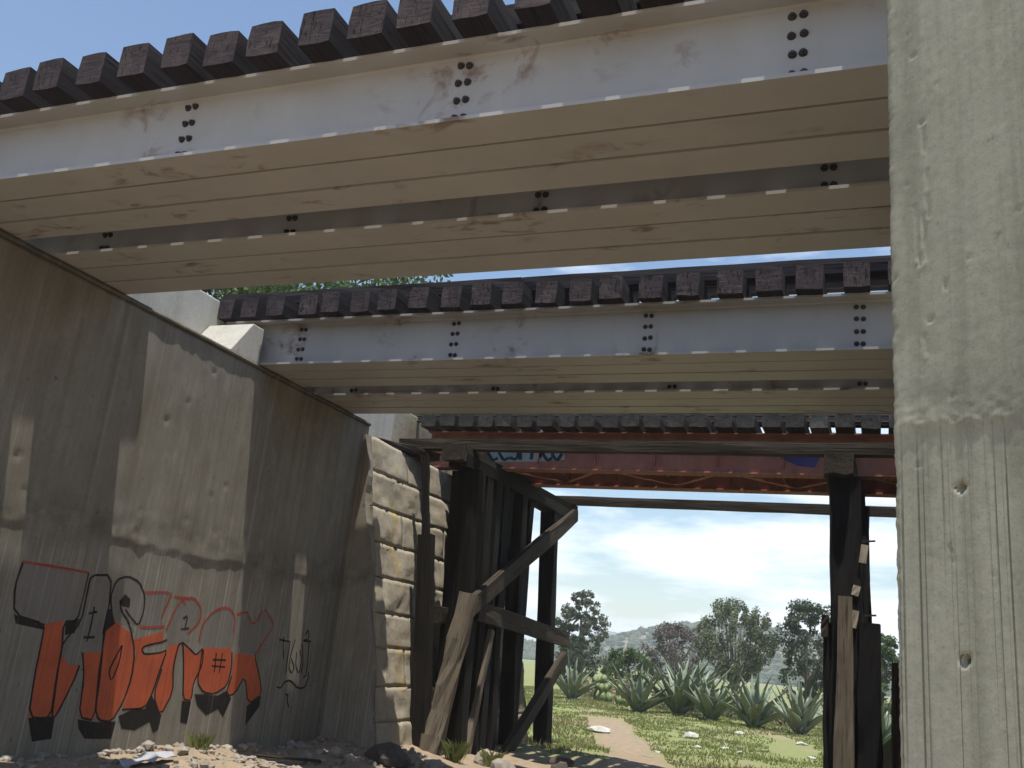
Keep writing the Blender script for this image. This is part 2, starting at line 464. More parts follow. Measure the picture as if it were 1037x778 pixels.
# ------------------------------------------------------------------ setting: ground
def sm(a, b, x):
    t = np.clip((x - a) / (b - a), 0, 1); return t * t * (3 - 2 * t)
def vnoise(x, y, s, seed=0.0):
    out = np.empty(x.shape)
    xf = x.ravel(); yf = y.ravel(); of = out.ravel()
    for i in range(xf.size): of[i] = mnoise.noise((xf[i] * s + seed, yf[i] * s - seed, seed * 0.7))
    return of.reshape(x.shape)
WX, WY, WD = 0.0515, 3.80, (0.805, -0.593)        # wing-wall corner and its direction
def core_height(X, Y):
    # railway embankment behind both abutments; beyond the old masonry its end slope falls away steeply
    def plateau(dx, dy): return 4.1 - np.maximum(0, np.hypot(np.maximum(dx, 0), np.maximum(dy, 0)) - 0.2) / 0.95
    dyn = np.maximum(3.2 - Y, Y - 18.6)
    back = 3.2 * sm(17.0, 20.0, Y)
    left = plateau(X + 9.6 + back, dyn)
    left = np.where((X > -9.32) & (Y < 20.7) & (Y > 3.0), -99, left)
    left = np.where((X > -9.0) & (Y <= 3.0), -99, left)
    side = (X - WX) * WD[1] - (Y - WY) * WD[0]   # >0: in front of the wing wall
    right = plateau(1.35 - X + back, np.maximum(3.4 - Y, Y - 18.6))
    right = np.where((X < 1.1) & (Y < 20.7), -99, right)
    right = np.where((side > -0.3) & (X < 4.6), -99, right)
    return np.maximum(left, right)
def ground_base(X, Y):
    h = np.full(X.shape, -1.86)
    h = h + 0.30 * sm(-5.6, -8.2, X) * sm(4, 7, Y) * sm(21, 15, Y)          # talus along the abutment foot
    h = h + 0.12 * sm(10, 2, Y) * sm(20, 5, np.abs(X))
    h = h + 0.25 * sm(45, 90, Y) - 0.12 * sm(20, 24, Y) * sm(40, 30, Y)
    return h
xs = np.unique(np.round(np.concatenate([np.linspace(-9.6, 3.0, 127), np.linspace(-24, -9.6, 40), np.linspace(3, 24, 50), -24 - np.geomspace(1, 3200, 34), 24 + np.geomspace(1, 3200, 34)]), 3))
ys = np.unique(np.round(np.concatenate([np.linspace(5, 24, 140), np.linspace(24, 50, 90), np.linspace(-12, 5, 45), 50 + np.geomspace(1, 3300, 44), -12 - np.geomspace(1, 3000, 26)]), 3))
GX, GY = np.meshgrid(xs, ys)
near = (np.abs(GX) < 60) & (np.abs(GY) < 90)
bumps = np.zeros(GX.shape)
bumps[near] = 0.10 * vnoise(GX[near], GY[near], 0.45, 3.1) + 0.045 * vnoise(GX[near], GY[near], 1.7, 5.2)
talus = sm(-5.8, -7.6, GX) * sm(5, 8, GY) * sm(20, 16, GY)
tn = np.zeros(GX.shape); q = talus > 0.01
tn[q] = vnoise(GX[q], GY[q], 3.2, 8.8) + 0.6 * vnoise(GX[q], GY[q], 7.0, 1.8)
GZ = ground_base(GX, GY) + bumps + talus * tn * 0.07
GZ = np.maximum(GZ, core_height(GX, GY) + 0.5 * bumps)
ny_, nx_ = GX.shape
gv = np.stack([GX, GY, GZ], -1).reshape(-1, 3)
ii = np.arange((ny_ - 1) * (nx_ - 1)); r_ = ii // (nx_ - 1); c_ = ii % (nx_ - 1); b_ = r_ * nx_ + c_
gf = np.stack([b_, b_ + 1, b_ + nx_ + 1, b_ + nx_], -1)
structure(mesh_obj('ground', gv, gf.tolist(), M['ground'], smooth=True))
def gz(x, y):
    i = min(max(int(np.searchsorted(xs, x)) - 1, 0), nx_ - 2); j = min(max(int(np.searchsorted(ys, y)) - 1, 0), ny_ - 2)
    u = (x - xs[i]) / (xs[i + 1] - xs[i]); v = (y - ys[j]) / (ys[j + 1] - ys[j])
    return float((GZ[j, i] * (1 - u) + GZ[j, i + 1] * u) * (1 - v) + (GZ[j + 1, i] * (1 - u) + GZ[j + 1, i + 1] * u) * v)

def ridge(name, x0, x1, y0, y1, nx, ny, hfun, mat):
    X, Y = np.meshgrid(np.linspace(x0, x1, nx), np.linspace(y0, y1, ny))
    Z = hfun(X, Y)
    v = np.stack([X, Y, Z], -1).reshape(-1, 3)
    i = np.arange((ny - 1) * (nx - 1)); b = (i // (nx - 1)) * nx + i % (nx - 1)
    f = np.stack([b, b + 1, b + nx + 1, b + nx], -1)
    return structure(mesh_obj(name, v, f.tolist(), mat, smooth=True))
def hill_h(X, Y):
    prof = 27.5 * np.exp(-((X + 112) / 62.0) ** 2) + 22 * np.exp(-((X + 30) / 60.0) ** 2) + 7 * np.exp(-((X + 215) / 70.0) ** 2) + 18 * np.exp(-((X - 120) / 110.0) ** 2) + 14 * np.exp(-((X + 420) / 150.0) ** 2)
    acr = np.exp(-((Y - 620) / 105.0) ** 2)
    return -3.5 + prof * acr + 1.6 * vnoise(X, Y, 0.02, 2.2) * acr
ridge('hill', -620, 420, 400, 860, 150, 60, hill_h, M['hill'])
def mt_h(X, Y):
    prof = 56 * np.exp(-((X + 465) / 75.0) ** 2) + 38 * np.exp(-((X + 290) / 130.0) ** 2) + 40 * np.exp(-((X - 300) / 280.0) ** 2) + 46 * np.exp(-((X + 900) / 240.0) ** 2)
    return -6 + prof * np.exp(-((Y - 1700) / 120.0) ** 2) + 3 * vnoise(X, Y, 0.01, 4.4)
ridge('mountain', -1500, 1000, 1400, 1950, 160, 22, mt_h, M['mountain'])
# scrub on the hillside: one mass
sv = []; sf = []
ico = bmesh.new(); bmesh.ops.create_icosphere(ico, subdivisions=1, radius=1)
iv = np.array([v.co[:] for v in ico.verts]); ifc = [[v.index for v in f.verts] for f in ico.faces]; ico.free()
for k in range(3600):
    x = random.uniform(-300, 130); y = random.uniform(430, 625)
    z = float(hill_h(np.array([x]), np.array([y]))[0])
    s = random.uniform(1.0, 2.8)
    P = iv * (s * random.uniform(.9, 1.4), s, s * random.uniform(.7, 1.1)) * (1 + rng.uniform(-.3, .3, (len(iv), 1))) + (x, y, z + s * 0.4)
    o_ = len(sv); sv.extend(P.tolist()); sf.extend([[a + o_ for a in f] for f in ifc])
scrub = mesh_obj('hillside_scrub', sv, sf, M['scrub'])
structure(scrub, 'stuff')
scrub['label'] = 'dark scrub bushes dotted over the hazy far hillside'; scrub['category'] = 'scrub'

# ------------------------------------------------------------------ relief panels for cast concrete
def relief_panel(name, org, du, lu, z0, z1, nrm, step, mat, parent, depthf, thick=0.6):
    """a cast face made of real relief: grid along du (unit xy) and z, pushed along nrm by depthf(u, z); closed at the back"""
    nu = max(2, int(lu / step) + 1); nz = max(2, int((z1 - z0) / step) + 1)
    U, Z = np.meshgrid(np.linspace(0, lu, nu), np.linspace(z0, z1, nz))
    D = depthf(U, Z)
    X = org[0] + du[0] * U + nrm[0] * D; Y = org[1] + du[1] * U + nrm[1] * D
    v = np.stack([X, Y, Z], -1).reshape(-1, 3)
    i = np.arange((nz - 1) * (nu - 1)); b = (i // (nu - 1)) * nu + i % (nu - 1)
    f = np.stack([b, b + 1, b + nu + 1, b + nu], -1).tolist()
    # back shell
    e = [0, nu - 1, (nz - 1) * nu, nz * nu - 1]
    bottom = list(range(0, nu)); top = list(range((nz - 1) * nu, nz * nu)); lft = list(range(0, nz * nu, nu)); rgt = list(range(nu - 1, nz * nu, nu))
    n0 = len(v)
    back = [(org[0] + du[0] * u - nrm[0] * thick, org[1] + du[1] * u - nrm[1] * thick, z) for z in (z0, z1) for u in (0, lu)]
    v = np.concatenate([v, np.array(back)])
    f.append([n0, n0 + 2, n0 + 3, n0 + 1])
    f.append([n0, n0 + 1] + bottom[::-1]); f.append([n0 + 3, n0 + 2] + top)
    f.append([n0 + 2, n0] + lft); f.append([n0 + 1, n0 + 3] + rgt[::-1])
    o = mesh_obj(name, v, f, mat, parent, smooth=False)
    sm_flags = [True] * ((nz - 1) * (nu - 1)) + [False] * 5
    o.data.polygons.foreach_set('use_smooth', sm_flags)
    return o
def n1(x, s, seed): return np.array([mnoise.noise((a * s, seed, seed * 1.7)) for a in np.ravel(x)]).reshape(np.shape(x))
def pits(U, Z, spots):
    d = np.zeros(U.shape)
    for u, z, r, dep in spots: d -= dep * np.clip(1.25 - np.hypot(U - u, Z - z) / r, 0, 1) ** 0.5 * (np.hypot(U - u, Z - z) < r * 1.25)
    return d

# ------------------------------------------------------------------ left abutment (new concrete)
AX = -8.3
ab = thing('concrete_abutment', 'tall brownish concrete abutment wall with orange graffiti on the left', 'abutment', (AX, 9.0, -1.7))
rs = random.Random(4)
spots_l = [(rs.uniform(3.6, 10.4), rs.uniform(.7, 3.4), rs.uniform(.03, .045), rs.uniform(.006, .014)) for k in range(26)]
def left_depth(U, Z):
    d = 0.0035 * vnoise(U, Z * 0.25, 5.0, 1.2) + 0.002 * vnoise(U, Z * 0.12, 18.0, 6.1)
    edge = (0.80 + 0.05 * n1(U[0], 1.3, 2.0) + 0.03 * n1(U[0], 5.0, 4.0))[None, :]
    k = np.clip((Z - edge) / 0.45, 0, 1)
    up = d * 0.8 + (1 - k) * (0.012 + 0.012 * vnoise(U, Z, 5.0, 9.0))
    lo = d * 0.10
    g = sm(edge - 0.02, edge + 0.02, Z)
    return lo * (1 - g) + up * g + pits(U, Z, spots_l)
Y0, Y1 = 3.2, 13.745
face = relief_panel('wall_face', (AX, Y0), (0, 1), Y1 - Y0, -2.4, 3.575, (1, 0), 0.04, M['concrete'], ab, left_depth, 0.85)
def seat_depth(U, Z):
    return 0.028 + 0.006 * vnoise(U, Z, 2.0, 3.3) + 0.006 * vnoise(U, Z, 9.0, 2.3)
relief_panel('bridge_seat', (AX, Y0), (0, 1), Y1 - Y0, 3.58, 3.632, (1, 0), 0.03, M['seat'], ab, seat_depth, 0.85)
v = []; f = []; prof = []
for k in range(41):
    zz = 3.40 - k * 5.8 / 40
    prof.append((-8.25 + (3.42 - zz) * 0.186 - 0.02 + 0.10 * mnoise.noise((zz * 1.1, 4.2, 1.0)) * (1 if zz < 3.1 else .2) + 0.03 * mnoise.noise((zz * 4.0, 1.2, 1.0)), zz))
for yy in (13.60, 13.757):
    for x, zz in prof: v.append((x, yy, zz))
    for x, zz in prof: v.append((-8.42, yy, zz))
n_ = len(prof)
for k in range(n_ - 1):
    f.append((k, k + 1, n_ + k + 1, n_ + k)); f.append((2 * n_ + k + 1, 2 * n_ + k, 3 * n_ + k, 3 * n_ + k + 1)); f.append((k + 1, k, 2 * n_ + k, 2 * n_ + k + 1)); f.append((n_ + k, n_ + k + 1, 3 * n_ + k + 1, 3 * n_ + k))
f.append((0, n_, 3 * n_, 2 * n_)); f.append((n_ - 1, 3 * n_ - 1, 4 * n_ - 1, 2 * n_ - 1))
mesh_obj('return_wall', v, f, M['concrete'], ab)
box('back_wall', -9.45, -9.08, Y0, Y1, 3.50, 4.60, M['pale_concrete'], ab, 0.015)
prism('cheek_block', [(9.8, 3.634), (10.19, 4.16), (10.46, 4.16), (10.46, 3.634)], -9.07, AX + 0.012, M['pale_concrete'], ab, 0.012)

# ------------------------------------------------------------------ right abutment with its flared wing wall
rb = thing('concrete_abutment', 'grey-green concrete abutment with flared wing wall close to camera on the right', 'abutment', (WX, WY, -1.7))
rw = random.Random(11)
fl = lambda a, b: rw.uniform(a, b)
wing_spots = [(0.27, 0.73, 0.015, 0.06), (0.262, 0.13, 0.016, 0.06), (0.16, 2.28, 0.010, 0.015), (0.175, 1.40, 0.009, 0.012), (0.13, 2.62, 0.009, 0.012), (0.02, 1.62, 0.008, 0.012)]
wing_spots += [(fl(0, 1.2), fl(-.5, 3.5), fl(.006, .010), fl(.002, .006)) for k in range(22)]
grooves = [(0.12, 1.92, .26), (0.155, 1.86, .22), (0.175, 1.95, .12), (0.15, 1.35, .10), (0.135, 1.70, .07), (0.165, 2.25, .12), (0.18, 2.05, .10), (0.24, 1.55, .05), (0.34, 1.62, .03)]
def wing_depth(U, Z):
    d = 0.0010 * vnoise(U, Z * 0.12, 26.0, 3.0) + 0.0006 * vnoise(U, Z, 30.0, 7.0) + 0.002 * vnoise(U, Z * 0.2, 5.0, 2.0)
    chip = np.abs(vnoise(U * 0 + 0.3, Z, 9.0, 4.0)) + 0.8 * np.abs(vnoise(U * 0 + 0.7, Z, 31.0, 6.0)) + 0.5 * np.abs(vnoise(U * 0 + 0.7, Z, 70.0, 6.0))
    d -= 0.014 * np.clip(chip, 0, 1.2) * np.clip(1 - U / (0.006 + 0.020 * chip), 0, 1)
    for u, z, ln in grooves:
        d -= 0.006 * np.exp(-((U - u - (z - Z) * 0.04) / 0.005) ** 2) * ((Z < z) & (Z > z - ln))
        d += 0.004 * np.exp(-(((U - u) / 0.007) ** 2 + ((Z - z + ln) / 0.008) ** 2))
    edge = (0.965 + 0.02 * n1(U[0], 4.0, 3.0) + 0.014 * n1(U[0], 19.0, 5.0))[None, :]
    g = sm(edge - 0.012, edge + 0.012, Z)
    k = np.clip((Z - edge) / 0.12, 0, 1)
    hon = (1 - k) * (0.003 + 0.009 * np.clip(vnoise(U, Z, 17.0, 4.5), 0, 1) + 0.006 * vnoise(U, Z, 40.0, 1.5))
    return d + g * hon + (1 - g) * (-0.002) + pits(U, Z, wing_spots)
WN = (WD[1], -WD[0])           # outward normal (towards the camera side)
if WN[0] * (0 - WX) + WN[1] * (0 - WY) < 0: WN = (-WN[0], -WN[1])
relief_panel('wing_wall', (WX, WY), WD, 1.25, -2.4, 4.35, WN, 0.0105, M['wing'], rb, wing_depth, 0.5)
# the rest of the wing wall, beyond the picture, stepping down the slope
a0 = 1.252
pts = [(a0, -2.4), (5.2, -2.4), (5.2, 1.2), (a0, 4.35)]
vv = [(WX + WD[0] * u + WN[0] * d, WY + WD[1] * u + WN[1] * d, z) for d in (0.0, -0.5) for u, z in pts]
mesh_obj('wing_wall_end', vv, [(0, 1, 2, 3), (7, 6, 5, 4), (0, 4, 5, 1), (1, 5, 6, 2), (2, 6, 7, 3), (3, 7, 4, 0)], M['wing'], rb)
# abutment face below the girders, its pour joint and the bearing seat
box('abutment_wall', 0.24, 0.95, WY + 0.30, 13.75, -2.4, 3.50, M['wing'], rb, 0.01)
box('bridge_seat', 0.215, 0.95, 4.6, 13.75, 3.505, 3.632, M['wing'], rb, 0.008)
box('back_wall', 0.96, 1.3, WY + 0.5, 13.75, -2.4, 4.60, M['wing'], rb, 0.01)

# ------------------------------------------------------------------ steel beam bridges
def ibeam_mesh(name, x0, x1, w=0.346, h=0.68, tf=0.03, tw=0.02):
    a = w / 2; b = tw / 2; r = 0.018; e = 0.1885
    prof = [(-a, 0), (a, 0), (a, tf), (b + r, tf), (b, tf + r), (b, h - tf - r), (b + r, h - tf), (e, h - tf), (e, h), (-e, h), (-e, h - tf), (-b - r, h - tf), (-b, h - tf - r), (-b, tf + r), (-b - r, tf), (-a, tf)]
    n = len(prof); segs = 18
    v = []; f = []
    for s in range(segs + 1):
        x = x0 + (x1 - x0) * s / segs
        for y, z in prof: v.append((x, y, z))
    for s in range(segs):
        for i in range(n):
            j = (i + 1) % n
            f.append((s * n + i, (s + 1) * n + i, (s + 1) * n + j, s * n + j))
    f.append(tuple(range(n))); f.append(tuple(range(segs * n, segs * n + n))[::-1])
    me = bpy.data.meshes.new(name); me.from_pydata(v, [], f); me.materials.append(M['paint'])
    bm = bmesh.new(); bm.from_mesh(me); bmesh.ops.recalc_face_normals(bm, faces=bm.faces); bm.to_mesh(me); bm.free()
    return me
BEAM = ibeam_mesh('i_beam', -9.0, 0.9)
def bolt_mesh():
    bm = bmesh.new()
    for r, z0, z1, n in ((0.030, 0, 0.006, 12), (0.024, 0.006, 0.022, 6), (0.012, 0.022, 0.036, 8)):
        lo = [bm.verts.new((r * math.cos(2 * math.pi * k / n), -z0, r * math.sin(2 * math.pi * k / n))) for k in range(n)]
        hi = [bm.verts.new((r * math.cos(2 * math.pi * k / n), -z1, r * math.sin(2 * math.pi * k / n))) for k in range(n)]
        for k in range(n): bm.faces.new((lo[k], lo[(k + 1) % n], hi[(k + 1) % n], hi[k]))
        bm.faces.new(hi)
    bmesh.ops.recalc_face_normals(bm, faces=bm.faces)
    me = bpy.data.meshes.new('bolt'); bm.to_mesh(me); bm.free(); me.materials.append(M['bolt'])
    return me
BOLT = bolt_mesh()
TIE_Z = 4.322
def rail_obj(y, parent, x0=-12.0, x1=4.0, z=4.625):
    prof = [(-.066, 0), (.066, 0), (.066, .012), (.012, .03), (.009, .11), (.034, .125), (.034, .152), (-.034, .152), (-.034, .125), (-.009, .11), (-.012, .03), (-.066, .012)]
    return prism('rail', [(y + a, z + b) for a, b in prof], x0, x1, M['rail'], parent)
def bridge(label, g1, g2, ties, bolts1, bolts2, tie_y0, tie_y1, seedv, guard_in):
    t = thing('railway_bridge', label, 'bridge', (-4.1, (tie_y0 + tie_y1) / 2, 3.64), 'steel beam railway bridges side by side')
    for gi, (g0, bx) in enumerate(((g1, bolts1), (g2, bolts2))):
        for k in range(3):
            o = bpy.data.objects.new('beam', BEAM)
            C.objects.link(o)
            o.location = (random.uniform(-.02, .02), g0 + 0.183 + k * 0.378, 3.64 + (0.004 if k == 1 else 0))
            attach(o, t)
            if k == 0:
                for x in bx:
                    for dx in (-0.037, 0.037):
                        for zz in (3.765, 3.915, 4.065, 4.215):
                            b = bpy.data.objects.new('bolt', BOLT); C.objects.link(b)
                            b.location = (x + dx + random.uniform(-.004, .004), g0 + 0.183 - 0.0095, zz + random.uniform(-.006, .006))
                            b.rotation_euler = (0, random.uniform(0, 1), 0)
                            attach(b, o)
            if k == 2:
                for x in bx[1:]:
                    pass
    r = random.Random(seedv)
    for i, (x, w) in enumerate(ties):
        e0 = tie_y0 + r.uniform(-.03, .03); e1 = tie_y1 + r.uniform(-.05, .05)
        hh = 0.29 + r.uniform(-.012, .012)
        timber('tie', (x, e0, TIE_Z + 0.148), (x + r.uniform(-.02, .02), e1, TIE_Z + 0.148), w, 0.30, M['tie'], t, var=i % 7, jit=0.003, segs=2, roll=r.uniform(-.03, .03), end=M['tie_end'])
    mid = (tie_y0 + tie_y1) / 2
    for s in (-1, 1): rail_obj(mid + s * 0.75, t)
    for yy in (tie_y0 + guard_in, tie_y1 - guard_in):
        for xa, xb in ((-9.3, -4.42), (-4.40, 1.2)):
            timber('guard_timber', (xa, yy, 4.735), (xb, yy, 4.735), 0.20, 0.20, M['tie'], t, jit=0.008, segs=8)
    return t
b1x = [-8.68, -8.15, -7.66, -7.19, -6.74, -6.27, -5.79, -5.32, -4.92, -4.49, -3.99, -3.55, -3.13, -2.68, -2.2, -1.75, -1.33, -0.86, -0.4, 0.08, 0.55]
b2x = [-8.96, -8.52, -8.06, -7.52, -7.12, -6.67, -6.22, -5.74, -5.27, -4.82, -4.39, -3.93, -3.47, -3.07, -2.58, -2.12, -1.62, -1.17, -0.72, -0.21, 0.26, 0.7]
rt = random.Random(5)
bridge('nearest grey steel beam railway bridge with dark sleeper ends against the sky', 5.215, 6.715, [(x, rt.choice((.28, .29, .30, .31))) for x in b1x], (-7.95, -5.44, -2.87, -0.46), (-7.74, -5.37, -2.75, -0.34), 5.0, 8.08, 1, 0.62)
bridge('second grey steel beam railway bridge, behind and parallel to the nearest one', 10.475, 12.03, [(x, rt.choice((.28, .29, .30))) for x in b2x], (-7.75, -5.31, -2.66, -0.19), (-7.75, -5.31, -2.66, -0.19), 10.3, 13.42, 2, 0.42)

# ------------------------------------------------------------------ old stone abutment
oa = thing('stone_abutment', 'old battered masonry abutment of large yellowish blocks behind the timber trestle', 'abutment', (-8.0, 17, -1.8))
def face_x(z): return -8.25 + (3.42 - z) * 0.186
rk = random.Random(21)
def rough_block(name, y0, y1, z0, z1, parent, mat):
    ny, nz = 21, 9
    sd = rk.uniform(0, 50); pr = rk.uniform(-.02, .03)
    v = []; f = []
    # front grid, inset joints
    for j in range(nz):
        for i in range(ny):
            y = y0 + (y1 - y0) * i / (ny - 1); z = z0 + (z1 - z0) * j / (nz - 1)
            edge = i in (0, ny - 1) or j in (0, nz - 1)
            d = (pr * .25 + .05 * mnoise.noise((y * 1.6, z * 1.9, 3)) + .028 * mnoise.noise((y * 5, z * 6, sd)) + .014 * mnoise.noise((y * 14, z * 15, sd))) if not edge else -.003 + .05 * mnoise.noise((y * 1.6, z * 1.9, 3)) + .02 * mnoise.noise((y * 9, z * 9, sd))
            if edge:
                y += (0.005 if i == 0 else -0.005 if i == ny - 1 else 0) + rk.uniform(-.006, .006)
                z += (0.006 if j == 0 else -0.006 if j == nz - 1 else 0) + rk.uniform(-.006, .006)
            v.append((face_x(z) + d, y, z))
    for j in range(nz - 1):
        for i in range(ny - 1):
            a = j * ny + i; f.append((a, a + 1, a + ny + 1, a + ny))
    n0 = len(v)
    for z in (z0 + .004, z1 - .004):
        for y in (y0 + .004, y1 - .004): v.append((-9.3, y, z))
    bot = list(range(ny)); top = list(range((nz - 1) * ny, nz * ny)); lf = list(range(0, nz * ny, ny)); rt_ = list(range(ny - 1, nz * ny, ny))
    nf_ = len(f)
    f += [[n0, n0 + 2, n0 + 3, n0 + 1], [n0, n0 + 1] + bot[::-1], [n0 + 3, n0 + 2] + top, [n0 + 2, n0] + lf, [n0 + 1, n0 + 3] + rt_[::-1]]
    o = mesh_obj(name, v, f, mat, parent)
    o.data.polygons.foreach_set('use_smooth', [True] * nf_ + [False] * 5)
    return o
z = -2.3; row = 0
while z < 3.3:
    h = rk.uniform(0.50, 0.62)
    z1 = min(z + h, 3.42)
    if 3.42 - z1 < 0.3: z1 = 3.42
    y = 13.76
    while y < 20.55:
        wd = rk.uniform(1.7, 2.6) * (0.55 if (row % 2 and y < 13.8) else 1)
        y1 = min(y + wd, 20.6)
        if 20.6 - y1 < 0.4: y1 = 20.6
        rough_block('masonry_block', y, y1, z, z1, oa, M['masonry'])
        y = y1
    z = z1; row += 1
box('core', -9.6, -8.9, 13.78, 20.58, -2.4, 3.40, M['masonry'], oa)
box('concrete_backwall', -9.55, -8.9, 13.77, 15.65, 3.425, 4.62, M['pale_concrete'], oa, 0.02)
box('back_wall', -9.6, -9.1, 15.66, 20.6, 3.425, 4.62, M['masonry'], oa, 0.02)
oar = thing('stone_abutment', 'old masonry abutment on the right, mostly hidden behind the concrete wing wall', 'abutment', (0.6, 17, -1.8))
box('wall', 0.42, 1.3, 13.77, 20.6, -2.4, 3.42, M['masonry'], oar, 0.02)
box('back_wall', 0.95, 1.3, 13.77, 20.6, 3.425, 4.55, M['masonry'], oar, 0.02)
# stray boards lying on the old wall head
tag(timber('timber_board', (-8.72, 14.25, 3.49), (-8.05, 15.9, 3.51), 0.34, 0.12, M['mid_wood'], jit=0.02), 'splintered brown board lying on top of the old masonry wall', 'board')
# upright plank against the wall
tag(timber('timber_post', (-7.20, 15.0, -1.75), (-7.56, 15.0, 1.9), 0.28, 0.22, M['dark_wood'], taper=0.95), 'dark upright timber post standing against the old masonry wall', 'post')
tag(timber('timber_plank', (-7.58, 15.13, 1.5), (-7.86, 15.13, 3.40), 0.12, 0.10, M['dark_wood']), 'thin dark plank fixed against the upper masonry wall above the post', 'plank')

# ------------------------------------------------------------------ old rusty plate-girder bridge
ob = thing('rusty_girder_bridge', 'old rust-red riveted plate girder bridge with graffiti beyond the grey bridges', 'bridge', (-4.1, 17.8, 3.5))
GB, GT = 3.54, 4.25
def plate_girder(yc):
    g = box('girder_web', -8.7, 0.9, yc - .008, yc + .008, GB, GT, M['rust'], ob)
    v = []; f = []
    def add(*b):
        vv, ff = box_vf(*b); o = len(v); v.extend(vv); f.extend([[i + o for i in q] for q in ff])
    for z0, z1 in ((GB - .022, GB - .001), (GT + .001, GT + .022)): add(-8.72, 0.92, yc - .16, yc + .16, z0, z1)
    for s in (-1, 1):
        for z0, z1 in ((GB, GB + .11), (GT - .11, GT)): add(-8.7, 0.9, *sorted((yc + s * .009, yc + s * .025)), z0, z1)
        for z0, z1 in ((GB + .0005, GB + .016), (GT - .016, GT - .0005)): add(-8.69, 0.89, *sorted((yc + s * .026, yc + s * .12)), z0, z1)
    mesh_obj('flange', v, f, M['rust'], g)
    for k in range(9):
        x = -8.62 + k * 1.17
        for s in (-1, 1):
            v2, f2 = box_vf(x, x + .012, *sorted((yc + s * .027, yc + s * .11)), GB + .12, GT - .12)
            mesh_obj('stiffener', v2, f2, M['rust'], g)
    # rivet heads, too small and many to pick apart
    rv = []; rf = []
    hb = [(math.cos(a) * r, math.sin(a) * r, h) for r, h in ((.017, 0), (.013, .010)) for a in [k * math.pi / 3 for k in range(6)]] + [(0, 0, .014)]
    hf = [(i, (i + 1) % 6, 6 + (i + 1) % 6, 6 + i) for i in range(6)] + [(6 + i, 6 + (i + 1) % 6, 12) for i in range(6)]
    for k in range(80):
        x = -8.6 + k * 0.118
        for (yy, zz, ax) in ((yc - .025, GB + .06, 'y'), (yc - .025, GT - .06, 'y'), (yc - .09, GB - .022, 'z'), (yc + .09, GB - .022, 'z')):
            o = len(rv)
            for a, b, h in hb: rv.append((x + a, yy - h, zz + b) if ax == 'y' else (x + a, yy + b, zz - h))
            rf.extend([[i + o for i in q] for q in hf])
    structure(mesh_obj('rivets', rv, rf, M['rust'], g), 'stuff')
    return g
g1 = plate_girder(16.95)
g2 = plate_girder(18.55)
for k in range(8):
    xa = -8.5 + k * 1.17; xb = xa + 1.17
    ya, yb = (17.06, 18.44) if k % 2 else (18.44, 17.06)
    timber('lateral_brace', (xa, ya, GB + .05), (xb, yb, GB + .05), 0.09, 0.012, M['rust'], ob, jit=0.0, segs=1)
for k in range(5):
    x = -8.3 + k * 2.2
    v, f = box_vf(x, x + .012, 17.0, 18.5, GB + .12, GT - .1); mesh_obj('cross_frame', v, f, M['rust'], ob)
ro = random.Random(9)
x = -8.55
while x < 0.8:
    timber('tie', (x, 16.42 + ro.uniform(-.05, .05), 4.40), (x + ro.uniform(-.03, .03), 19.1, 4.40), 0.32, 0.24, M['tie_old'], ob, var=int(ro.random() * 5), jit=0.006, segs=2, end=M['tie_old_end'])
    x += 0.42 + ro.uniform(-.03, .03)
for yy in (17.0, 18.5): rail_obj(yy, ob, -10, 2.5, 4.525)
for yy in (17.28, 18.9): timber('guard_timber', (-8.9, yy, 4.655), (1.2, yy, 4.655), 0.2, 0.26, M['tie_old'], ob, jit=.006, segs=8)

# ------------------------------------------------------------------ timber falsework
lb = thing('timber_trestle', 'dark leaning timber trestle with diagonal braces beside the old masonry wall', 'trestle', (-7.1, 18.3, -1.9))
timber('cap', (-7.22, 15.22, 3.40), (-7.02, 21.45, 3.40), 0.38, 0.36, M['dark_wood'], lb, jit=0.02)
timber('cap_end_block', (-7.26, 15.05, 3.44), (-7.25, 15.21, 3.44), 0.44, 0.30, M['mid_wood'], lb, jit=0.02)
for (x0, y0, x1, y1, w, mt, z1) in ((-7.28, 16.0, -7.36, 15.8, .30, 'dark_wood', 3.22), (-6.98, 15.95, -7.08, 15.75, .32, 'dark_wood', 3.22), (-6.98, 16.5, -7.15, 16.35, .30, 'dark_wood', 3.22), (-7.0, 17.45, -7.1, 17.15, .28, 'dark_wood', 3.22), (-7.05, 18.75, -7.08, 18.1, .30, 'dark_wood', 3.22), (-7.08, 20.95, -7.05, 20.1, .34, 'char', 3.22), (-7.45, 16.6, -7.4, 16.6, .3, 'char', 3.22), (-7.0, 16.95, -7.1, 16.75, .28, 'char', 3.22), (-7.25, 17.9, -7.2, 17.6, .3, 'char', 3.22), (-7.3, 19.4, -7.2, 18.9, .28, 'char', 3.22), (-7.5, 18.2, -7.4, 17.7, .26, 'char', 3.22)):
    timber('post', (x0, y0, gz(x0, y0) - 0.25), (x1, y1, z1), w, w, M[mt], lb, jit=0.018)
for k in range(7):
    yy = 16.75 + k * .33; timber('sheeting_plank', (-7.78 + random.uniform(-.04, .04), yy + random.uniform(-.03, .03), gz(-7.3, yy) - .2), (-7.86, yy - .08, 3.1 + random.uniform(-.25, .1)), .08, .29, M['dark_wood'], lb, jit=.012)
timber('sash_brace', (-6.82, 15.9, 0.70), (-6.82, 21.45, 0.45), 0.10, 0.34, M['mid_wood'], lb, jit=0.015)
timber('diagonal_brace', (-6.80, 15.25, 0.60), (-6.84, 21.35, 3.38), 0.12, 0.34, M['mid_wood'], lb, jit=0.015)
timber('diagonal_brace', (-6.70, 17.6, gz(-6.7, 17.6) - .1), (-6.74, 21.0, 0.05), 0.14, 0.30, M['mid_wood'], lb, jit=0.015)
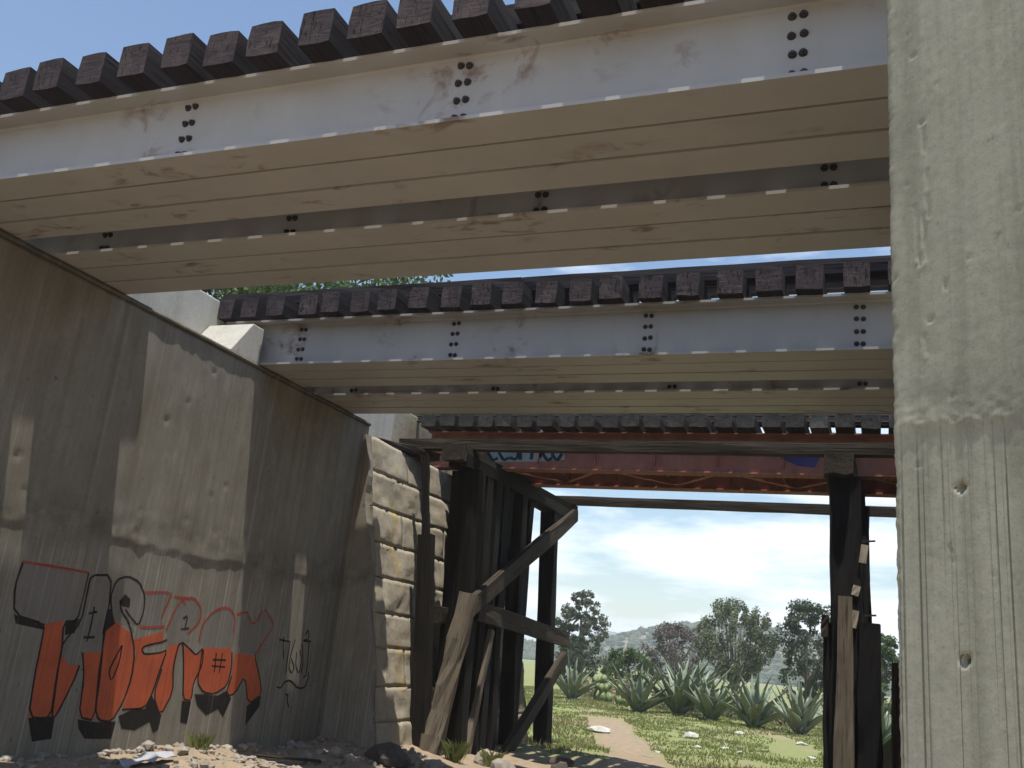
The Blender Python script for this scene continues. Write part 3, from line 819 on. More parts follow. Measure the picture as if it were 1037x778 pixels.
timber('raking_strut', (-7.02, 15.0, gz(-7.0, 15.0) - .15), (-6.72, 15.25, 0.95), 0.35, 0.26, M['grey_wood'], lb, jit=0.03, segs=7, taper=0.75)
timber('raking_strut', (-6.85, 16.1, gz(-6.85, 16.1) - .15), (-6.85, 16.75, 0.4), 0.10, 0.16, M['grey_wood'], lb, jit=0.012)
timber('strut_block', (-7.42, 15.3, 0.55), (-7.42, 15.62, 0.55), 0.3, 0.28, M['mid_wood'], lb)
# right-hand trestle
rbt = thing('timber_trestle', 'charred black timber trestle post cluster standing alone in front of the field', 'trestle', (-0.6, 17, -1.9))
timber('cap', (-0.60, 15.3, 3.41), (-0.60, 21.75, 3.41), 0.46, 0.34, M['mid_wood'], rbt, jit=0.02)
for (x0, y0, x1, y1, w, mt, z1) in ((-0.50, 15.75, -0.52, 15.75, .46, 'char', 3.24), (-0.30, 16.9, -0.42, 16.9, .34, 'char', 3.24), (-0.34, 18.3, -0.38, 18.3, .34, 'char', 3.24), (-0.42, 20.6, -0.5, 20.6, .34, 'char', 3.24)):
    timber('post', (x0, y0, gz(x0, y0) - 0.25), (x1, y1, z1), w, w, M[mt], rbt, jit=0.03, segs=8)
timber('splice_timber', (-0.56, 15.44, gz(-0.6, 15.4) - .2), (-0.52, 15.46, 1.35), 0.32, 0.14, M['grey_wood'], rbt, jit=0.012, segs=8, taper=0.6)
timber('splice_timber', (-0.77, 15.7, gz(-0.8, 15.7) - .2), (-0.79, 15.7, 0.95), 0.14, 0.3, M['char'], rbt, jit=0.016, segs=8, taper=0.8)
timber('splice_timber', (-0.20, 15.62, gz(-0.2, 15.6) - .2), (-0.18, 15.62, 0.98), 0.36, 0.34, M['char'], rbt, jit=0.016, segs=8, taper=0.85)
timber('short_stub', (-0.82, 15.50, 0.72), (-0.81, 15.50, 1.05), 0.10, 0.20, M['mid_wood'], rbt)
for (xx, zz, hh) in ((-0.245, 2.02, .28), (-0.365, 1.45, .15), (-0.395, 1.02, .26)):
    timber('nailed_batten', (xx - .02, 15.505, zz - hh / 2), (xx + .02, 15.505, zz + hh / 2), .11, .03, M['pale_wood'], rbt, jit=.004, segs=2)
for (zz, yy) in ((2.35, 16.5), (1.15, 16.5)):
    timber('spike', (-0.3, yy, zz), (-0.08, yy, zz + .02), 0.03, 0.03, M['bolt'], rbt, jit=0, segs=1)
tag(timber('timber_post', (0.18, 15.2, gz(0.18, 15.2) - .2), (0.20, 15.2, 0.42), 0.16, 0.2, M['mid_wood']), 'short brown timber stub at the foot of the right wall edge', 'post')
# long stringers carried by the two trestles
tag(timber('timber_beam', (-8.62, 15.55, 3.682), (0.40, 15.55, 3.682), 0.24, 0.20, M['mid_wood'], jit=0.006, segs=10), 'long weathered timber beam spanning in front of the rusty girder', 'beam')
tag(timber('timber_beam', (-7.35, 21.2, 3.682), (0.40, 21.2, 3.682), 0.24, 0.20, M['mid_wood'], jit=0.006, segs=10), 'long dark timber beam crossing the bright sky below the rusty girder', 'beam')

# ------------------------------------------------------------------ graffiti (flat spray paint on the wall faces)
GRAF = {
 'T': dict(silver=[[(7.3, 0.43), (8.2, 0.42), (8.2, 0.16), (8.19, -0.11), (7.99, -0.12), (7.78, -0.17), (7.34, -0.1), (7.27, 0.18)]], orange=[[(7.76, -0.17), (7.99, -0.12), (8.07, -0.45), (8.07, -0.69), (8.12, -1.14), (7.82, -1.11), (7.78, -0.7), (7.77, -0.36)]], black=[[(7.82, -1.12), (8.17, -1.11), (8.19, -1.34), (7.94, -1.36)], [(7.34, -0.1), (7.76, -0.17), (7.75, -0.23), (7.39, -0.19)]], line=[[(8.2, 0.42), (8.2, 0.16), (8.19, -0.11), (8.0, -0.13), (8.07, -0.45), (8.07, -0.69), (8.12, -1.14), (7.82, -1.11), (7.78, -0.7), (7.77, -0.36), (7.76, -0.17), (7.34, -0.1), (7.27, 0.18), (7.3, 0.43)]], red=[[(7.3, 0.43), (7.71, 0.43), (8.2, 0.42)]]),
 'A': dict(silver=[[(8.24, 0.4), (8.55, 0.43), (8.61, 0.05), (8.65, -0.43), (8.37, -0.44), (8.36, -0.58), (8.22, -0.58), (8.06, -0.48), (8.06, -0.34), (8.25, -0.12)]], orange=[[(8.06, -0.48), (8.22, -0.58), (8.36, -0.58), (8.32, -0.76), (8.19, -1.1), (8.13, -1.14), (8.08, -0.71)], [(8.37, -0.44), (8.65, -0.43), (8.67, -0.68), (8.75, -1.17), (8.51, -1.13), (8.46, -0.69)]], black=[[(8.5, -1.15), (8.79, -1.19), (9.09, -1.19), (9.07, -1.38), (8.66, -1.36), (8.54, -1.25)], [(8.03, -0.15), (8.22, -0.08), (8.19, -0.24), (8.06, -0.27)], [(8.59, 0.04), (8.65, 0.06), (8.76, -0.1), (8.59, -0.23)]], line=[[(8.06, -0.48), (8.06, -0.34), (8.25, -0.12), (8.24, 0.21), (8.24, 0.4), (8.55, 0.43), (8.61, 0.05), (8.65, -0.43), (8.67, -0.68), (8.75, -1.17), (8.51, -1.13), (8.46, -0.69), (8.36, -0.44)], [(8.06, -0.48), (8.08, -0.71), (8.13, -1.14), (8.19, -1.1), (8.32, -0.76), (8.36, -0.58)], [(8.33, -0.02), (8.45, 0.01)], [(8.39, 0.06), (8.4, -0.16), (8.39, -0.32)], [(8.33, -0.28), (8.49, -0.27)]], red=[]),
 'S': dict(silver=[[(8.71, -0.05), (8.6, 0.17), (8.63, 0.38), (8.8, 0.45), (9.01, 0.4), (9.15, 0.25), (9.18, 0.06), (9.14, -0.11), (9.01, -0.09), (8.87, -0.12)]], orange=[[(8.6, -0.14), (8.71, -0.06), (8.87, -0.13), (9.07, -0.2), (9.17, -0.41), (9.2, -0.71), (9.14, -0.98), (9.02, -1.19), (8.81, -1.17), (8.73, -1.04), (8.69, -0.61)]], black=[[(9.11, -1.13), (9.35, -1.05), (9.53, -1.06), (9.6, -0.9), (9.84, -1.14), (9.83, -1.31), (9.75, -1.34), (9.65, -1.21), (9.42, -1.3), (9.2, -1.27)], [(8.76, 0.16), (8.82, 0.24), (8.92, 0.19), (8.93, 0.09), (8.81, 0.1)]], line=[[(8.71, -0.06), (8.6, 0.17), (8.63, 0.38), (8.8, 0.45), (9.01, 0.4), (9.15, 0.25), (9.18, 0.06), (9.14, -0.11), (8.96, 0.0), (8.87, 0.07)], [(8.76, 0.16), (8.81, 0.05), (8.99, -0.09), (9.17, -0.41), (9.2, -0.71), (9.14, -0.98), (9.02, -1.19), (8.81, -1.17), (8.73, -1.04), (8.69, -0.61), (8.6, -0.14)], [(8.94, -0.34), (8.95, -0.53), (8.89, -0.75), (8.81, -0.64), (8.88, -0.46), (8.94, -0.34)]], red=[]),
 'E': dict(silver=[[(9.15, 0.29), (9.62, 0.34), (9.5, 0.0), (9.61, -0.12), (9.25, -0.14), (9.16, -0.1), (9.19, 0.06)]], orange=[[(9.1, -0.27), (9.59, -0.14), (9.61, -0.27), (9.31, -0.33), (9.32, -0.42), (9.61, -0.4), (9.72, -0.36), (9.66, -0.59), (9.6, -0.89), (9.52, -1.05), (9.15, -1.06), (9.21, -0.72), (9.19, -0.41)]], black=[], line=[[(9.68, -0.24), (9.61, -0.27), (9.31, -0.33), (9.27, -0.38), (9.34, -0.43), (9.61, -0.4), (9.72, -0.36), (9.66, -0.59), (9.6, -0.89), (9.52, -1.05), (9.15, -1.06)]], red=[[(9.15, 0.29), (9.62, 0.34), (9.54, 0.13), (9.5, 0.0)], [(9.16, -0.11), (9.36, -0.11), (9.59, -0.08)]]),
 'R': dict(silver=[[(9.72, 0.14), (9.83, 0.28), (10.04, 0.31), (10.22, 0.18), (10.23, 0.01), (10.04, -0.15), (10.12, -0.24), (9.72, -0.3), (9.63, -0.13)]], orange=[[(9.73, -0.31), (9.95, -0.27), (9.89, -0.58), (9.97, -0.86), (9.82, -1.15), (9.63, -0.9), (9.69, -0.59)], [(9.98, -0.26), (10.17, -0.35), (10.28, -0.41), (10.4, -0.3), (10.44, -0.53), (10.33, -0.74), (10.35, -0.97), (10.18, -0.95), (10.09, -0.58)]], black=[[(10.17, -0.97), (10.35, -0.98), (10.35, -1.25), (10.21, -1.23)]], line=[[(9.69, -0.59), (9.63, -0.9), (9.82, -1.15), (9.97, -0.86), (9.89, -0.58), (9.9, -0.3), (9.98, -0.25), (10.09, -0.58), (10.18, -0.95), (10.35, -0.97), (10.33, -0.74), (10.44, -0.53), (10.4, -0.3), (10.28, -0.41), (10.17, -0.35), (9.98, -0.26)], [(9.9, 0.03), (9.98, 0.08), (9.97, -0.09)], [(9.9, -0.1), (10.05, -0.08)]], red=[[(9.63, -0.13), (9.72, 0.14), (9.83, 0.28), (10.04, 0.31), (10.22, 0.18), (10.23, 0.01), (10.04, -0.15)], [(9.83, 0.25), (9.91, 0.2)], [(9.66, 0.29), (9.98, 0.29)]]),
 'O': dict(silver=[[(10.29, -0.24), (10.28, -0.03), (10.48, 0.18), (10.75, 0.25), (10.95, 0.14), (10.99, -0.08), (10.99, -0.27), (10.36, -0.3)]], orange=[[(10.37, -0.31), (10.98, -0.29), (11.06, -0.52), (11.03, -0.78), (10.79, -0.89), (10.56, -0.86), (10.4, -0.74), (10.4, -0.53)]], black=[[(10.39, -0.89), (10.6, -0.89), (10.87, -0.91), (11.05, -0.84), (11.17, -0.95), (11.06, -1.19), (10.92, -1.08), (10.7, -1.16), (10.48, -1.03)]], line=[[(11.01, -0.34), (11.06, -0.54), (11.03, -0.78), (10.79, -0.89), (10.56, -0.87), (10.4, -0.74), (10.4, -0.53), (10.38, -0.32)], [(10.68, -0.36), (10.71, -0.61)], [(10.81, -0.36), (10.82, -0.62)], [(10.63, -0.45), (10.91, -0.45)], [(10.63, -0.53), (10.92, -0.54)]], red=[[(10.29, -0.24), (10.28, -0.03), (10.48, 0.18), (10.75, 0.25), (10.95, 0.14), (10.97, -0.08)]]),
 'X': dict(silver=[[(10.97, 0.17), (11.22, 0.21), (11.39, 0.03), (11.6, 0.28), (11.89, 0.09), (11.69, -0.18), (11.54, -0.35), (11.19, -0.33), (11.02, -0.08)]], orange=[[(11.08, -0.35), (11.53, -0.37), (11.73, -0.64), (11.86, -0.89), (11.57, -1.03), (11.39, -0.64), (11.24, -0.88), (11.03, -0.93), (11.09, -0.65)]], black=[[(11.55, -1.05), (11.85, -0.91), (11.85, -1.06), (11.59, -1.31)]], line=[[(11.09, -0.65), (11.03, -0.93), (11.24, -0.88), (11.39, -0.64), (11.57, -1.03), (11.86, -0.89), (11.73, -0.64), (11.53, -0.37), (11.65, -0.23)]], red=[[(10.97, 0.17), (11.22, 0.21)], [(11.24, 0.16), (11.39, 0.03), (11.55, 0.26)], [(11.6, 0.28), (11.89, 0.09), (11.69, -0.18), (11.54, -0.35)]]),
}
TAG = [[(12.07, -0.12), (12.19, -0.13), (12.34, -0.14)], [(12.18, -0.08), (12.2, -0.23), (12.26, -0.39)], [(12.36, -0.13), (12.36, -0.38), (12.38, -0.6)], [(12.49, -0.1), (12.42, -0.35), (12.43, -0.51), (12.53, -0.6), (12.58, -0.5), (12.46, -0.38)], [(12.58, -0.28), (12.6, -0.47), (12.73, -0.61), (12.75, -0.37), (12.65, -0.25)], [(12.69, -0.15), (12.8, -0.43), (12.78, -0.59)], [(12.74, -0.02), (12.8, 0.07), (12.86, -0.08), (12.67, -0.11), (12.93, -0.11)], [(12.87, -0.11), (12.92, -0.43), (12.93, -0.62), (12.86, -0.65)], [(12.2, -0.79), (12.31, -0.81), (12.37, -0.72), (12.52, -0.69), (12.76, -0.81), (12.94, -0.8), (13.01, -0.65), (12.98, -0.57)], [(12.52, -0.89), (12.51, -0.97), (12.59, -1.08)], [(12.45, -0.89), (12.52, -0.91)]]
CYAN = [(-7.47, 4.38), (-5.9, 4.41), (-5.79, 4.1), (-5.74, 3.75), (-6.27, 3.7), (-7.22, 3.68), (-7.56, 4.0)]
NAVY = [(-1.72, 4.22), (-1.48, 4.33), (-0.97, 4.3), (-0.87, 4.08), (-1.07, 3.68), (-1.37, 3.71), (-1.65, 3.85)]
GREEN = [(-0.84, 4.33), (0.25, 4.3), (0.25, 4.16), (-0.81, 3.76)]
LET = [[(-7.22, 4.32), (-7.34, 4.36), (-7.44, 4.25), (-7.4, 3.88), (-7.26, 3.7), (-7.16, 3.76)], [(-6.98, 4.32), (-7.1, 4.36), (-7.2, 4.26), (-7.16, 3.89), (-7.03, 3.71), (-6.92, 3.77)], [(-6.74, 4.32), (-6.9, 4.34), (-6.96, 4.22), (-6.83, 4.09), (-6.71, 3.95), (-6.75, 3.73), (-6.91, 3.77)], [(-6.67, 3.73), (-6.73, 4.32), (-6.58, 4.34), (-6.5, 4.22), (-6.6, 4.08), (-6.68, 4.06)], [(-6.44, 3.74), (-6.42, 4.26), (-6.35, 4.32), (-6.22, 3.74), (-6.31, 3.94), (-6.43, 3.92)], [(-6.05, 4.32), (-6.16, 4.36), (-6.26, 4.26), (-6.23, 3.9), (-6.1, 3.72), (-6.0, 3.78)], [(-6.06, 4.34), (-6.02, 3.86), (-5.9, 3.72), (-5.8, 3.87), (-5.84, 4.33)]]
REDTAG = [[(-8.49, 4.29), (-8.41, 4.18), (-8.36, 4.31)], [(-8.29, 4.31), (-8.25, 4.19), (-8.14, 4.19)], [(-8.11, 4.31), (-8.09, 4.19), (-7.99, 4.25), (-8.1, 4.29)]]

def ribbon(p, w):
    p = np.array(p, float)
    for _ in range(1):                              # cut corners once: a hand-drawn line, not a spline
        if len(p) > 2:
            a, b = p[:-1], p[1:]
            p = np.concatenate([p[:1], np.stack([a * .8 + b * .2, a * .2 + b * .8], 1).reshape(-1, 2), p[-1:]])
    d = np.gradient(p, axis=0); d /= np.linalg.norm(d, axis=1)[:, None] + 1e-9
    n = np.stack([-d[:, 1], d[:, 0]], 1)
    ww = w * (0.8 + 0.35 * rng.random(len(p)))[:, None] * .5
    return p + n * ww, p - n * ww
def paint_sheet(name, layers, to3d, parent, mats):
    """layers: (kind, points, material index, width); each sheet a hair in front of the one before"""
    v = []; f = []; fm = []
    for k, (kind, p, mi, w) in enumerate(layers):
        off = 0.0012 + 0.00045 * mi + 0.00006 * k
        o = len(v)
        if kind == 'fill':
            v += [to3d(a, b, off) for a, b in p]; f.append(list(range(o, o + len(p)))); fm.append(mi)
        else:
            A, B = ribbon(p, w); n = len(A)
            v += [to3d(*q, off) for q in A] + [to3d(*q, off) for q in B]
            for i in range(n - 1): f.append([o + i, o + i + 1, o + n + i + 1, o + n + i]); fm.append(mi)
    ob_ = mesh_obj(name, v, f, None, parent, mats=mats, fmats=fm)
    return ob_
on_wall = lambda y, z, off: (AX + off, y, z)
gm = [M['g_silver'], M['g_orange'], M['g_black'], M['g_red']]
for ch, d in GRAF.items():
    lay = [('fill', p, 0, 0) for p in d['silver']] + [('fill', p, 1, 0) for p in d['orange']] + [('fill', p, 2, 0) for p in d['black']]
    lay += [('line', p, 2, .026) for p in d['line']] + [('line', p, 3, .028) for p in d['red']]
    paint_sheet('graffiti_letter', lay, on_wall, face, gm)
paint_sheet('graffiti_tag', [('line', p, 2, .026) for p in TAG], on_wall, face, gm)
on_web = lambda x, z, off: (x, 16.942 - .001 - off, z)
paint_sheet('graffiti_piece', [('fill', CYAN, 0, 0)] + [('line', p, 2, .07) for p in LET], on_web, g1, [M['g_cyan'], M['g_navy'], M['g_teal']])
paint_sheet('graffiti_patch', [('fill', NAVY, 1, 0), ('fill', GREEN, 2, 0)], on_web, g1, [M['g_cyan'], M['g_navy'], M['g_green']])
paint_sheet('graffiti_scrawl', [('line', p, 0, .06) for p in REDTAG], on_web, g1, [M['g_black']])

# ------------------------------------------------------------------ vegetation
def tube(v, f, path, radii, n=7):
    o = len(v); prev = None
    for k, p in enumerate(path):
        d = (path[min(k + 1, len(path) - 1)] - path[max(k - 1, 0)]).normalized()
        a = d.orthogonal().normalized() if prev is None else (prev - d * prev.dot(d)).normalized()
        prev = a; b = d.cross(a)
        for i in range(n):
            t = 2 * math.pi * i / n
            v.append(p + (a * math.cos(t) + b * math.sin(t)) * radii[k])
    for k in range(len(path) - 1):
        for i in range(n):
            j = (i + 1) % n
            f.append((o + k * n + i, o + k * n + j, o + (k + 1) * n + j, o + (k + 1) * n + i))
def leaf_cloud(centers, per, spread, size, r, flat=0.8, droop=0.0):
    """small leaf-shaped quads scattered round clump centres"""
    n = len(centers) * per
    c = np.repeat(np.array(centers), per, 0)
    d = rng.normal(0, 1, (n, 3)); d /= np.linalg.norm(d, axis=1)[:, None]
    rad = rng.random(n) ** 0.45
    sp = np.repeat(np.array(spread), per) if hasattr(spread, '__len__') else np.full(n, spread)
    p = c + d * (rad * sp)[:, None] * (1, 1, flat)
    a = rng.normal(0, 1, (n, 3)); a[:, 2] -= droop; a /= np.linalg.norm(a, axis=1)[:, None]
    b = np.cross(a, rng.normal(0, 1, (n, 3))); b /= np.linalg.norm(b, axis=1)[:, None]
    s = (size * rng.uniform(.6, 1.3, n))[:, None]
    V = np.stack([p - a * s, p + b * s * .45, p + a * s, p - b * s * .45], 1).reshape(-1, 3)
    F = np.arange(n * 4).reshape(-1, 4)
    return V, F
def tree(name, label, x, y, height, width, mat, kind='clumpy', group=None, leaf=0.22, per=120, seed=1, trunk_h=0.35, clumps=26, base=None):
    r = random.Random(seed)
    z0 = (gz(x, y) if base is None else base) - 0.1
    t = thing(name, label, 'tree', (x, y, z0), group)
    v = []; f = []; cs = []; sp = []
    top = height
    R0 = 0.035 * height
    main = [Vector((x, y, z0))]
    lean = r.uniform(-.06, .06)
    for k in range(1, 6):
        main.append(Vector((x + lean * height * k / 5 * .6 + r.uniform(-.03, .03) * height * .3, y + r.uniform(-.02, .02) * height * .3, z0 + height * (0.72 if kind != 'fan' else 0.42) * k / 5)))
    tube(v, f, main, [R0 * (1 - .13 * k) for k in range(6)])
    nl = 9 if kind != 'fan' else 22
    for k in range(nl):
        s = main[r.randint(2, 5)] if kind != 'fan' else main[r.randint(1, 4)]
        az = 2 * math.pi * (k + r.random() * .7) / nl
        if kind == 'fan':
            out = width * .42 * (r.random() ** .6); zt = z0 + height * (0.93 - .30 * (out / (width * .5)) ** 2.2)
        elif kind == 'umbrella':
            out = width * .5 * r.uniform(.5, 1); zt = z0 + height * r.uniform(.72, .92)
        else:
            out = width * .5 * r.uniform(.35, .85); zt = z0 + height * r.uniform(max(trunk_h + .08, .35), .93)
        e = Vector((x + math.cos(az) * out, y + math.sin(az) * out, zt))
        mid = s.lerp(e, .5) + Vector((math.cos(az), math.sin(az), 0.1)) * (out * (.10 if kind == 'fan' else .08))
        tube(v, f, [s, s.lerp(mid, .6), mid, mid.lerp(e, .6), e], [R0 * q for q in ((.42, .36, .28, .18, .06) if kind != 'fan' else (.26, .2, .15, .09, .03))], 5)
        if kind == 'fan':
            for q in (0.35, .55, .75, .9, 1.0):
                c = mid.lerp(e, q) if q > .4 else s.lerp(mid, .9)
                cs.append(c[:]); sp.append(width * .085 * r.uniform(.8, 1.2))
        else:
            cs.append(e[:]); sp.append(width * r.uniform(.07, .12))
            cs.append(mid.lerp(e, .6)[:]); sp.append(width * r.uniform(.05, .09))
    if kind == 'fan':
        cs = []; sp = []
        for k in range(190):
            az = r.uniform(0, 2 * math.pi); u = r.uniform(-1, 1); rr = math.sqrt(max(0, 1 - u * u)) * r.uniform(.35, 1) ** .6
            cs.append((x + math.cos(az) * rr * width * .5, y + math.sin(az) * rr * width * .5, z0 + height * (.64 + .34 * u))); sp.append(width * r.uniform(.035, .075))
    if kind != 'fan':
        for k in range(clumps):
            az = r.uniform(0, 2 * math.pi); u = r.random()
            zz = trunk_h + (1 - trunk_h) * u
            prof = math.sin(math.pi * min(1, (u * .86 + .12))) ** .6
            rr = width * .5 * prof * r.random() ** .5
            cs.append((x + math.cos(az) * rr, y + math.sin(az) * rr, z0 + height * zz * .96)); sp.append(width * r.uniform(.045, .11))
    mesh_obj('trunk', v, f, M['bark'], t, smooth=True)
    V, F = leaf_cloud(cs, per, sp, leaf, r, .85 if kind != 'fan' else 1.7, .5 if kind == 'clumpy' else 0)
    mesh_obj('crown', V, F.tolist(), M[mat], t)
    return t
tg = 'trees beyond the agave row'
tree('eucalyptus_tree', 'tall dark airy eucalyptus tree left of the hill, beside the trestle', -21.2, 70, 7.2, 4.2, 'euc', seed=3, group=tg, per=75, clumps=95, leaf=.11, trunk_h=.20)
tree('pepper_tree', 'brownish grey spreading tree with a small flat top below the hill crest', -15.2, 75, 5.4, 5.6, 'brown_leaf', seed=8, group=tg, per=75, leaf=.11, trunk_h=.16, clumps=90)
tree('broad_tree', 'rounded fan-shaped tree with upright limbs in the middle of the field', -8.4, 60, 6.4, 4.9, 'olive', kind='fan', seed=5, group=tg, per=75, leaf=.10)
tree('eucalyptus_tree', 'big grey-green eucalyptus tree just left of the charred post', -4.1, 60, 6.9, 4.6, 'euc', seed=14, group=tg, per=75, leaf=.11, clumps=105, trunk_h=.18)
tree('broad_tree', 'green tree standing between the charred post and the right wall', -0.2, 66, 5.5, 4.0, 'green_leaf', seed=23, group=tg, per=80, leaf=.12, trunk_h=.12, clumps=80)
tree('shrub_tree', 'low dark green bushy tree on the left behind the pale cactus', -16.9, 68, 3.1, 4.2, 'green_leaf', seed=31, group=tg, per=70, leaf=.11, trunk_h=.08, clumps=70)
tree('shrub_tree', 'low olive bushy tree at the foot of the tall eucalyptus', -20.3, 66, 3.6, 3.2, 'euc', seed=32, group=tg, per=70, leaf=.11, trunk_h=.08, clumps=70)
tree('broad_tree', 'large leafy tree showing as a green strip above the second bridge', -19.0, 26.5, 15.2, 15, 'green_leaf', seed=41, per=900, leaf=.13, clumps=60, trunk_h=.3)

# agaves
def leaf_mesh(var):
    r = random.Random(var)
    v = []; f = []
    n = 9; bend = r.uniform(-.05, .28); W = r.uniform(.070, .088)
    for k in range(n):
        t = k / (n - 1)
        w = W * (0.75 + 0.5 * math.sin(math.pi * min(1, t * 1.25 + .05))) * (1 - t ** 2.6) + .003
        z = t * (1 - .12 * bend * t); out = bend * t * t
        cup = w * .55
        for s, dz in ((-1, cup), (-.5, cup * .2), (0, 0), (.5, cup * .2), (1, cup)):
            v.append((s * w, out - dz, z))
        th = .035 * (1 - t) + .004
        v.append((0, out + th, z))
    m = 6
    for k in range(n - 1):
        for i in range(4): f.append((k * m + i, k * m + i + 1, (k + 1) * m + i + 1, (k + 1) * m + i))
        f.append((k * m + 4, k * m + 5, (k + 1) * m + 5, (k + 1) * m + 4)); f.append((k * m + 5, k * m, (k + 1) * m, (k + 1) * m + 5))
    me = bpy.data.meshes.new('leaf'); me.from_pydata(v, [], f); me.materials.append(M['agave'])
    me.polygons.foreach_set('use_smooth', [True] * len(me.polygons)); me.update()
    return me
LEAVES = [leaf_mesh(k) for k in range(6)]
def agave(label, x, y, size, seed, nleaf=24, squash=1.0):
    r = random.Random(seed)
    z0 = gz(x, y)
    t = thing('agave_plant', label, 'agave', (x, y, z0), 'agaves in a row across the field')
    for k in range(nleaf):
        q = k / (nleaf - 1)
        tilt = math.radians(6 + 52 * q + r.uniform(-6, 6)); az = k * 2.39996 + r.uniform(-.25, .25)
        L = size * r.uniform(.82, 1.08) * (0.92 if q < .15 else 1.0)
        o = bpy.data.objects.new('leaf', r.choice(LEAVES)); C.objects.link(o)
        o.matrix_basis = Matrix.Translation((x, y, z0 + .06)) @ Matrix.Rotation(az, 4, 'Z') @ Matrix.Translation((0, .10 + .05 * q, 0)) @ Matrix.Rotation(-tilt, 4, 'X') @ Matrix.Diagonal((L, L, L, 1))
        attach(o, t)
AG = [(-9.95, 42, 1.95, 'spiky grey-green agave at the left end of the main row'),
      (-8.35, 43, 2.35, 'tall agave second from the left in the main row'),
      (-6.75, 42, 1.95, 'agave in the middle of the main row behind the white rubble'),
      (-4.85, 40.5, 2.0, 'agave fourth from the left in the main row'),
      (-2.95, 39, 2.0, 'agave just left of the charred trestle post'),
      (-9.0, 50, 2.6, 'agave standing further back between the first two of the row'),
      (-0.15, 31, 2.0, 'dark agave in the gap between charred post and right wall'),
      (-14.2, 46, 1.8, 'agave partly hidden by the left timber trestle')]
for i, (x, y, s, lab) in enumerate(AG): agave(lab, x, y, s * 1.12, 100 + i, 19)

def nopal(label, x, y, seed, n=14, size=.42):
    r = random.Random(seed); z0 = gz(x, y)
    t = thing('prickly_pear', label, 'cactus', (x, y, z0), 'prickly pears left of the agaves')
    pads = []
    def pad(base, tilt, az, s):
        v = []; f = []; nn = 10
        for side in (-1, 1):
            v.append((0, side * .055, .5))
        for k in range(nn):
            a = 2 * math.pi * k / nn
            v.append((math.sin(a) * .36 * (1 - .12 * math.cos(a)), 0, .5 - math.cos(a) * .5))
        for k in range(nn):
            f.append((0, 2 + (k + 1) % nn, 2 + k)); f.append((1, 2 + k, 2 + (k + 1) % nn))
        mt = Matrix.Translation(base) @ Matrix.Rotation(az, 4, 'Z') @ Matrix.Rotation(tilt, 4, 'Y') @ Matrix.Diagonal((s, s, s, 1))
        o = mesh_obj('pad', v, f, M['nopal'], None, smooth=True)
        o.matrix_basis = mt; attach(o, t)
        return mt @ Vector((0, 0, .95)), mt @ Vector((.3, 0, .75)), mt @ Vector((-.3, 0, .75))
    tips = []
    for k in range(4):
        tips += pad(Vector((x + r.uniform(-.5, .5), y + r.uniform(-.3, .3), z0 - .05)), r.uniform(-.4, .4), r.uniform(-.6, .6), size * r.uniform(1, 1.3))
    for k in range(n):
        b = r.choice(tips)
        tips += pad(b, r.uniform(-.7, .7), r.uniform(-.8, .8), size * r.uniform(.7, 1.1))[:2]
nopal('pale green prickly pear cactus beside the far trestle post', -13.2, 47, 2, 9, .55)
nopal('low prickly pear cactus in the gap between pale cactus and first agave', -11.8, 46, 5, 8, .42)

# brush behind the agave row
def bush(label, x, y, w, h, mat, seed, per=60):
    r = random.Random(seed); z0 = gz(x, y)
    t = thing('bush', label, 'bush', (x, y, z0), 'low brush behind the agaves')
    cs = []; sp = []; v = []; f = []
    for k in range(9):
        c = Vector((x + r.uniform(-.5, .5) * w, y + r.uniform(-.4, .4) * w, z0 + h * r.uniform(.25, .8)))
        cs.append(c[:]); sp.append(w * r.uniform(.16, .26))
        b = Vector((x + r.uniform(-.1, .1), y, z0 - .05))
        tube(v, f, [b, b.lerp(c, .5) + Vector((0, 0, .08)), c], [.03, .022, .008], 5)
    mesh_obj('stem', v, f, M['bark'], t)
    V, F = leaf_cloud(cs, per, sp, .10, r, .8)
    mesh_obj('foliage', V, F.tolist(), M[mat], t)
bl = ['behind the pale cactus', 'between pale cactus and first agave', 'behind the first agave', 'behind the second agave', 'behind the third agave', 'behind the fourth agave', 'left of the agave nearest the charred post', 'beyond the charred post']
for k, (x, y, w, h, mt) in enumerate([(-14.5, 51, 2.6, 1.1, 'dry'), (-12.6, 50, 2.4, 1.2, 'dry'), (-10.9, 48, 2.0, 1.0, 'brown_leaf'), (-8.6, 47, 2.4, 1.3, 'olive'), (-6.8, 47, 2.2, 1.2, 'brown_leaf'), (-5.4, 46, 2.2, 1.2, 'olive'), (-3.9, 44, 1.8, 1.0, 'brown_leaf'), (-1.2, 44, 2.4, 1.4, 'olive')]):
    bush(('dry tawny ' if mt == 'dry' else 'twiggy brown ' if mt == 'brown_leaf' else 'grey-green ') + 'bush low ' + bl[k], x, y, w, h, mt, 60 + k)

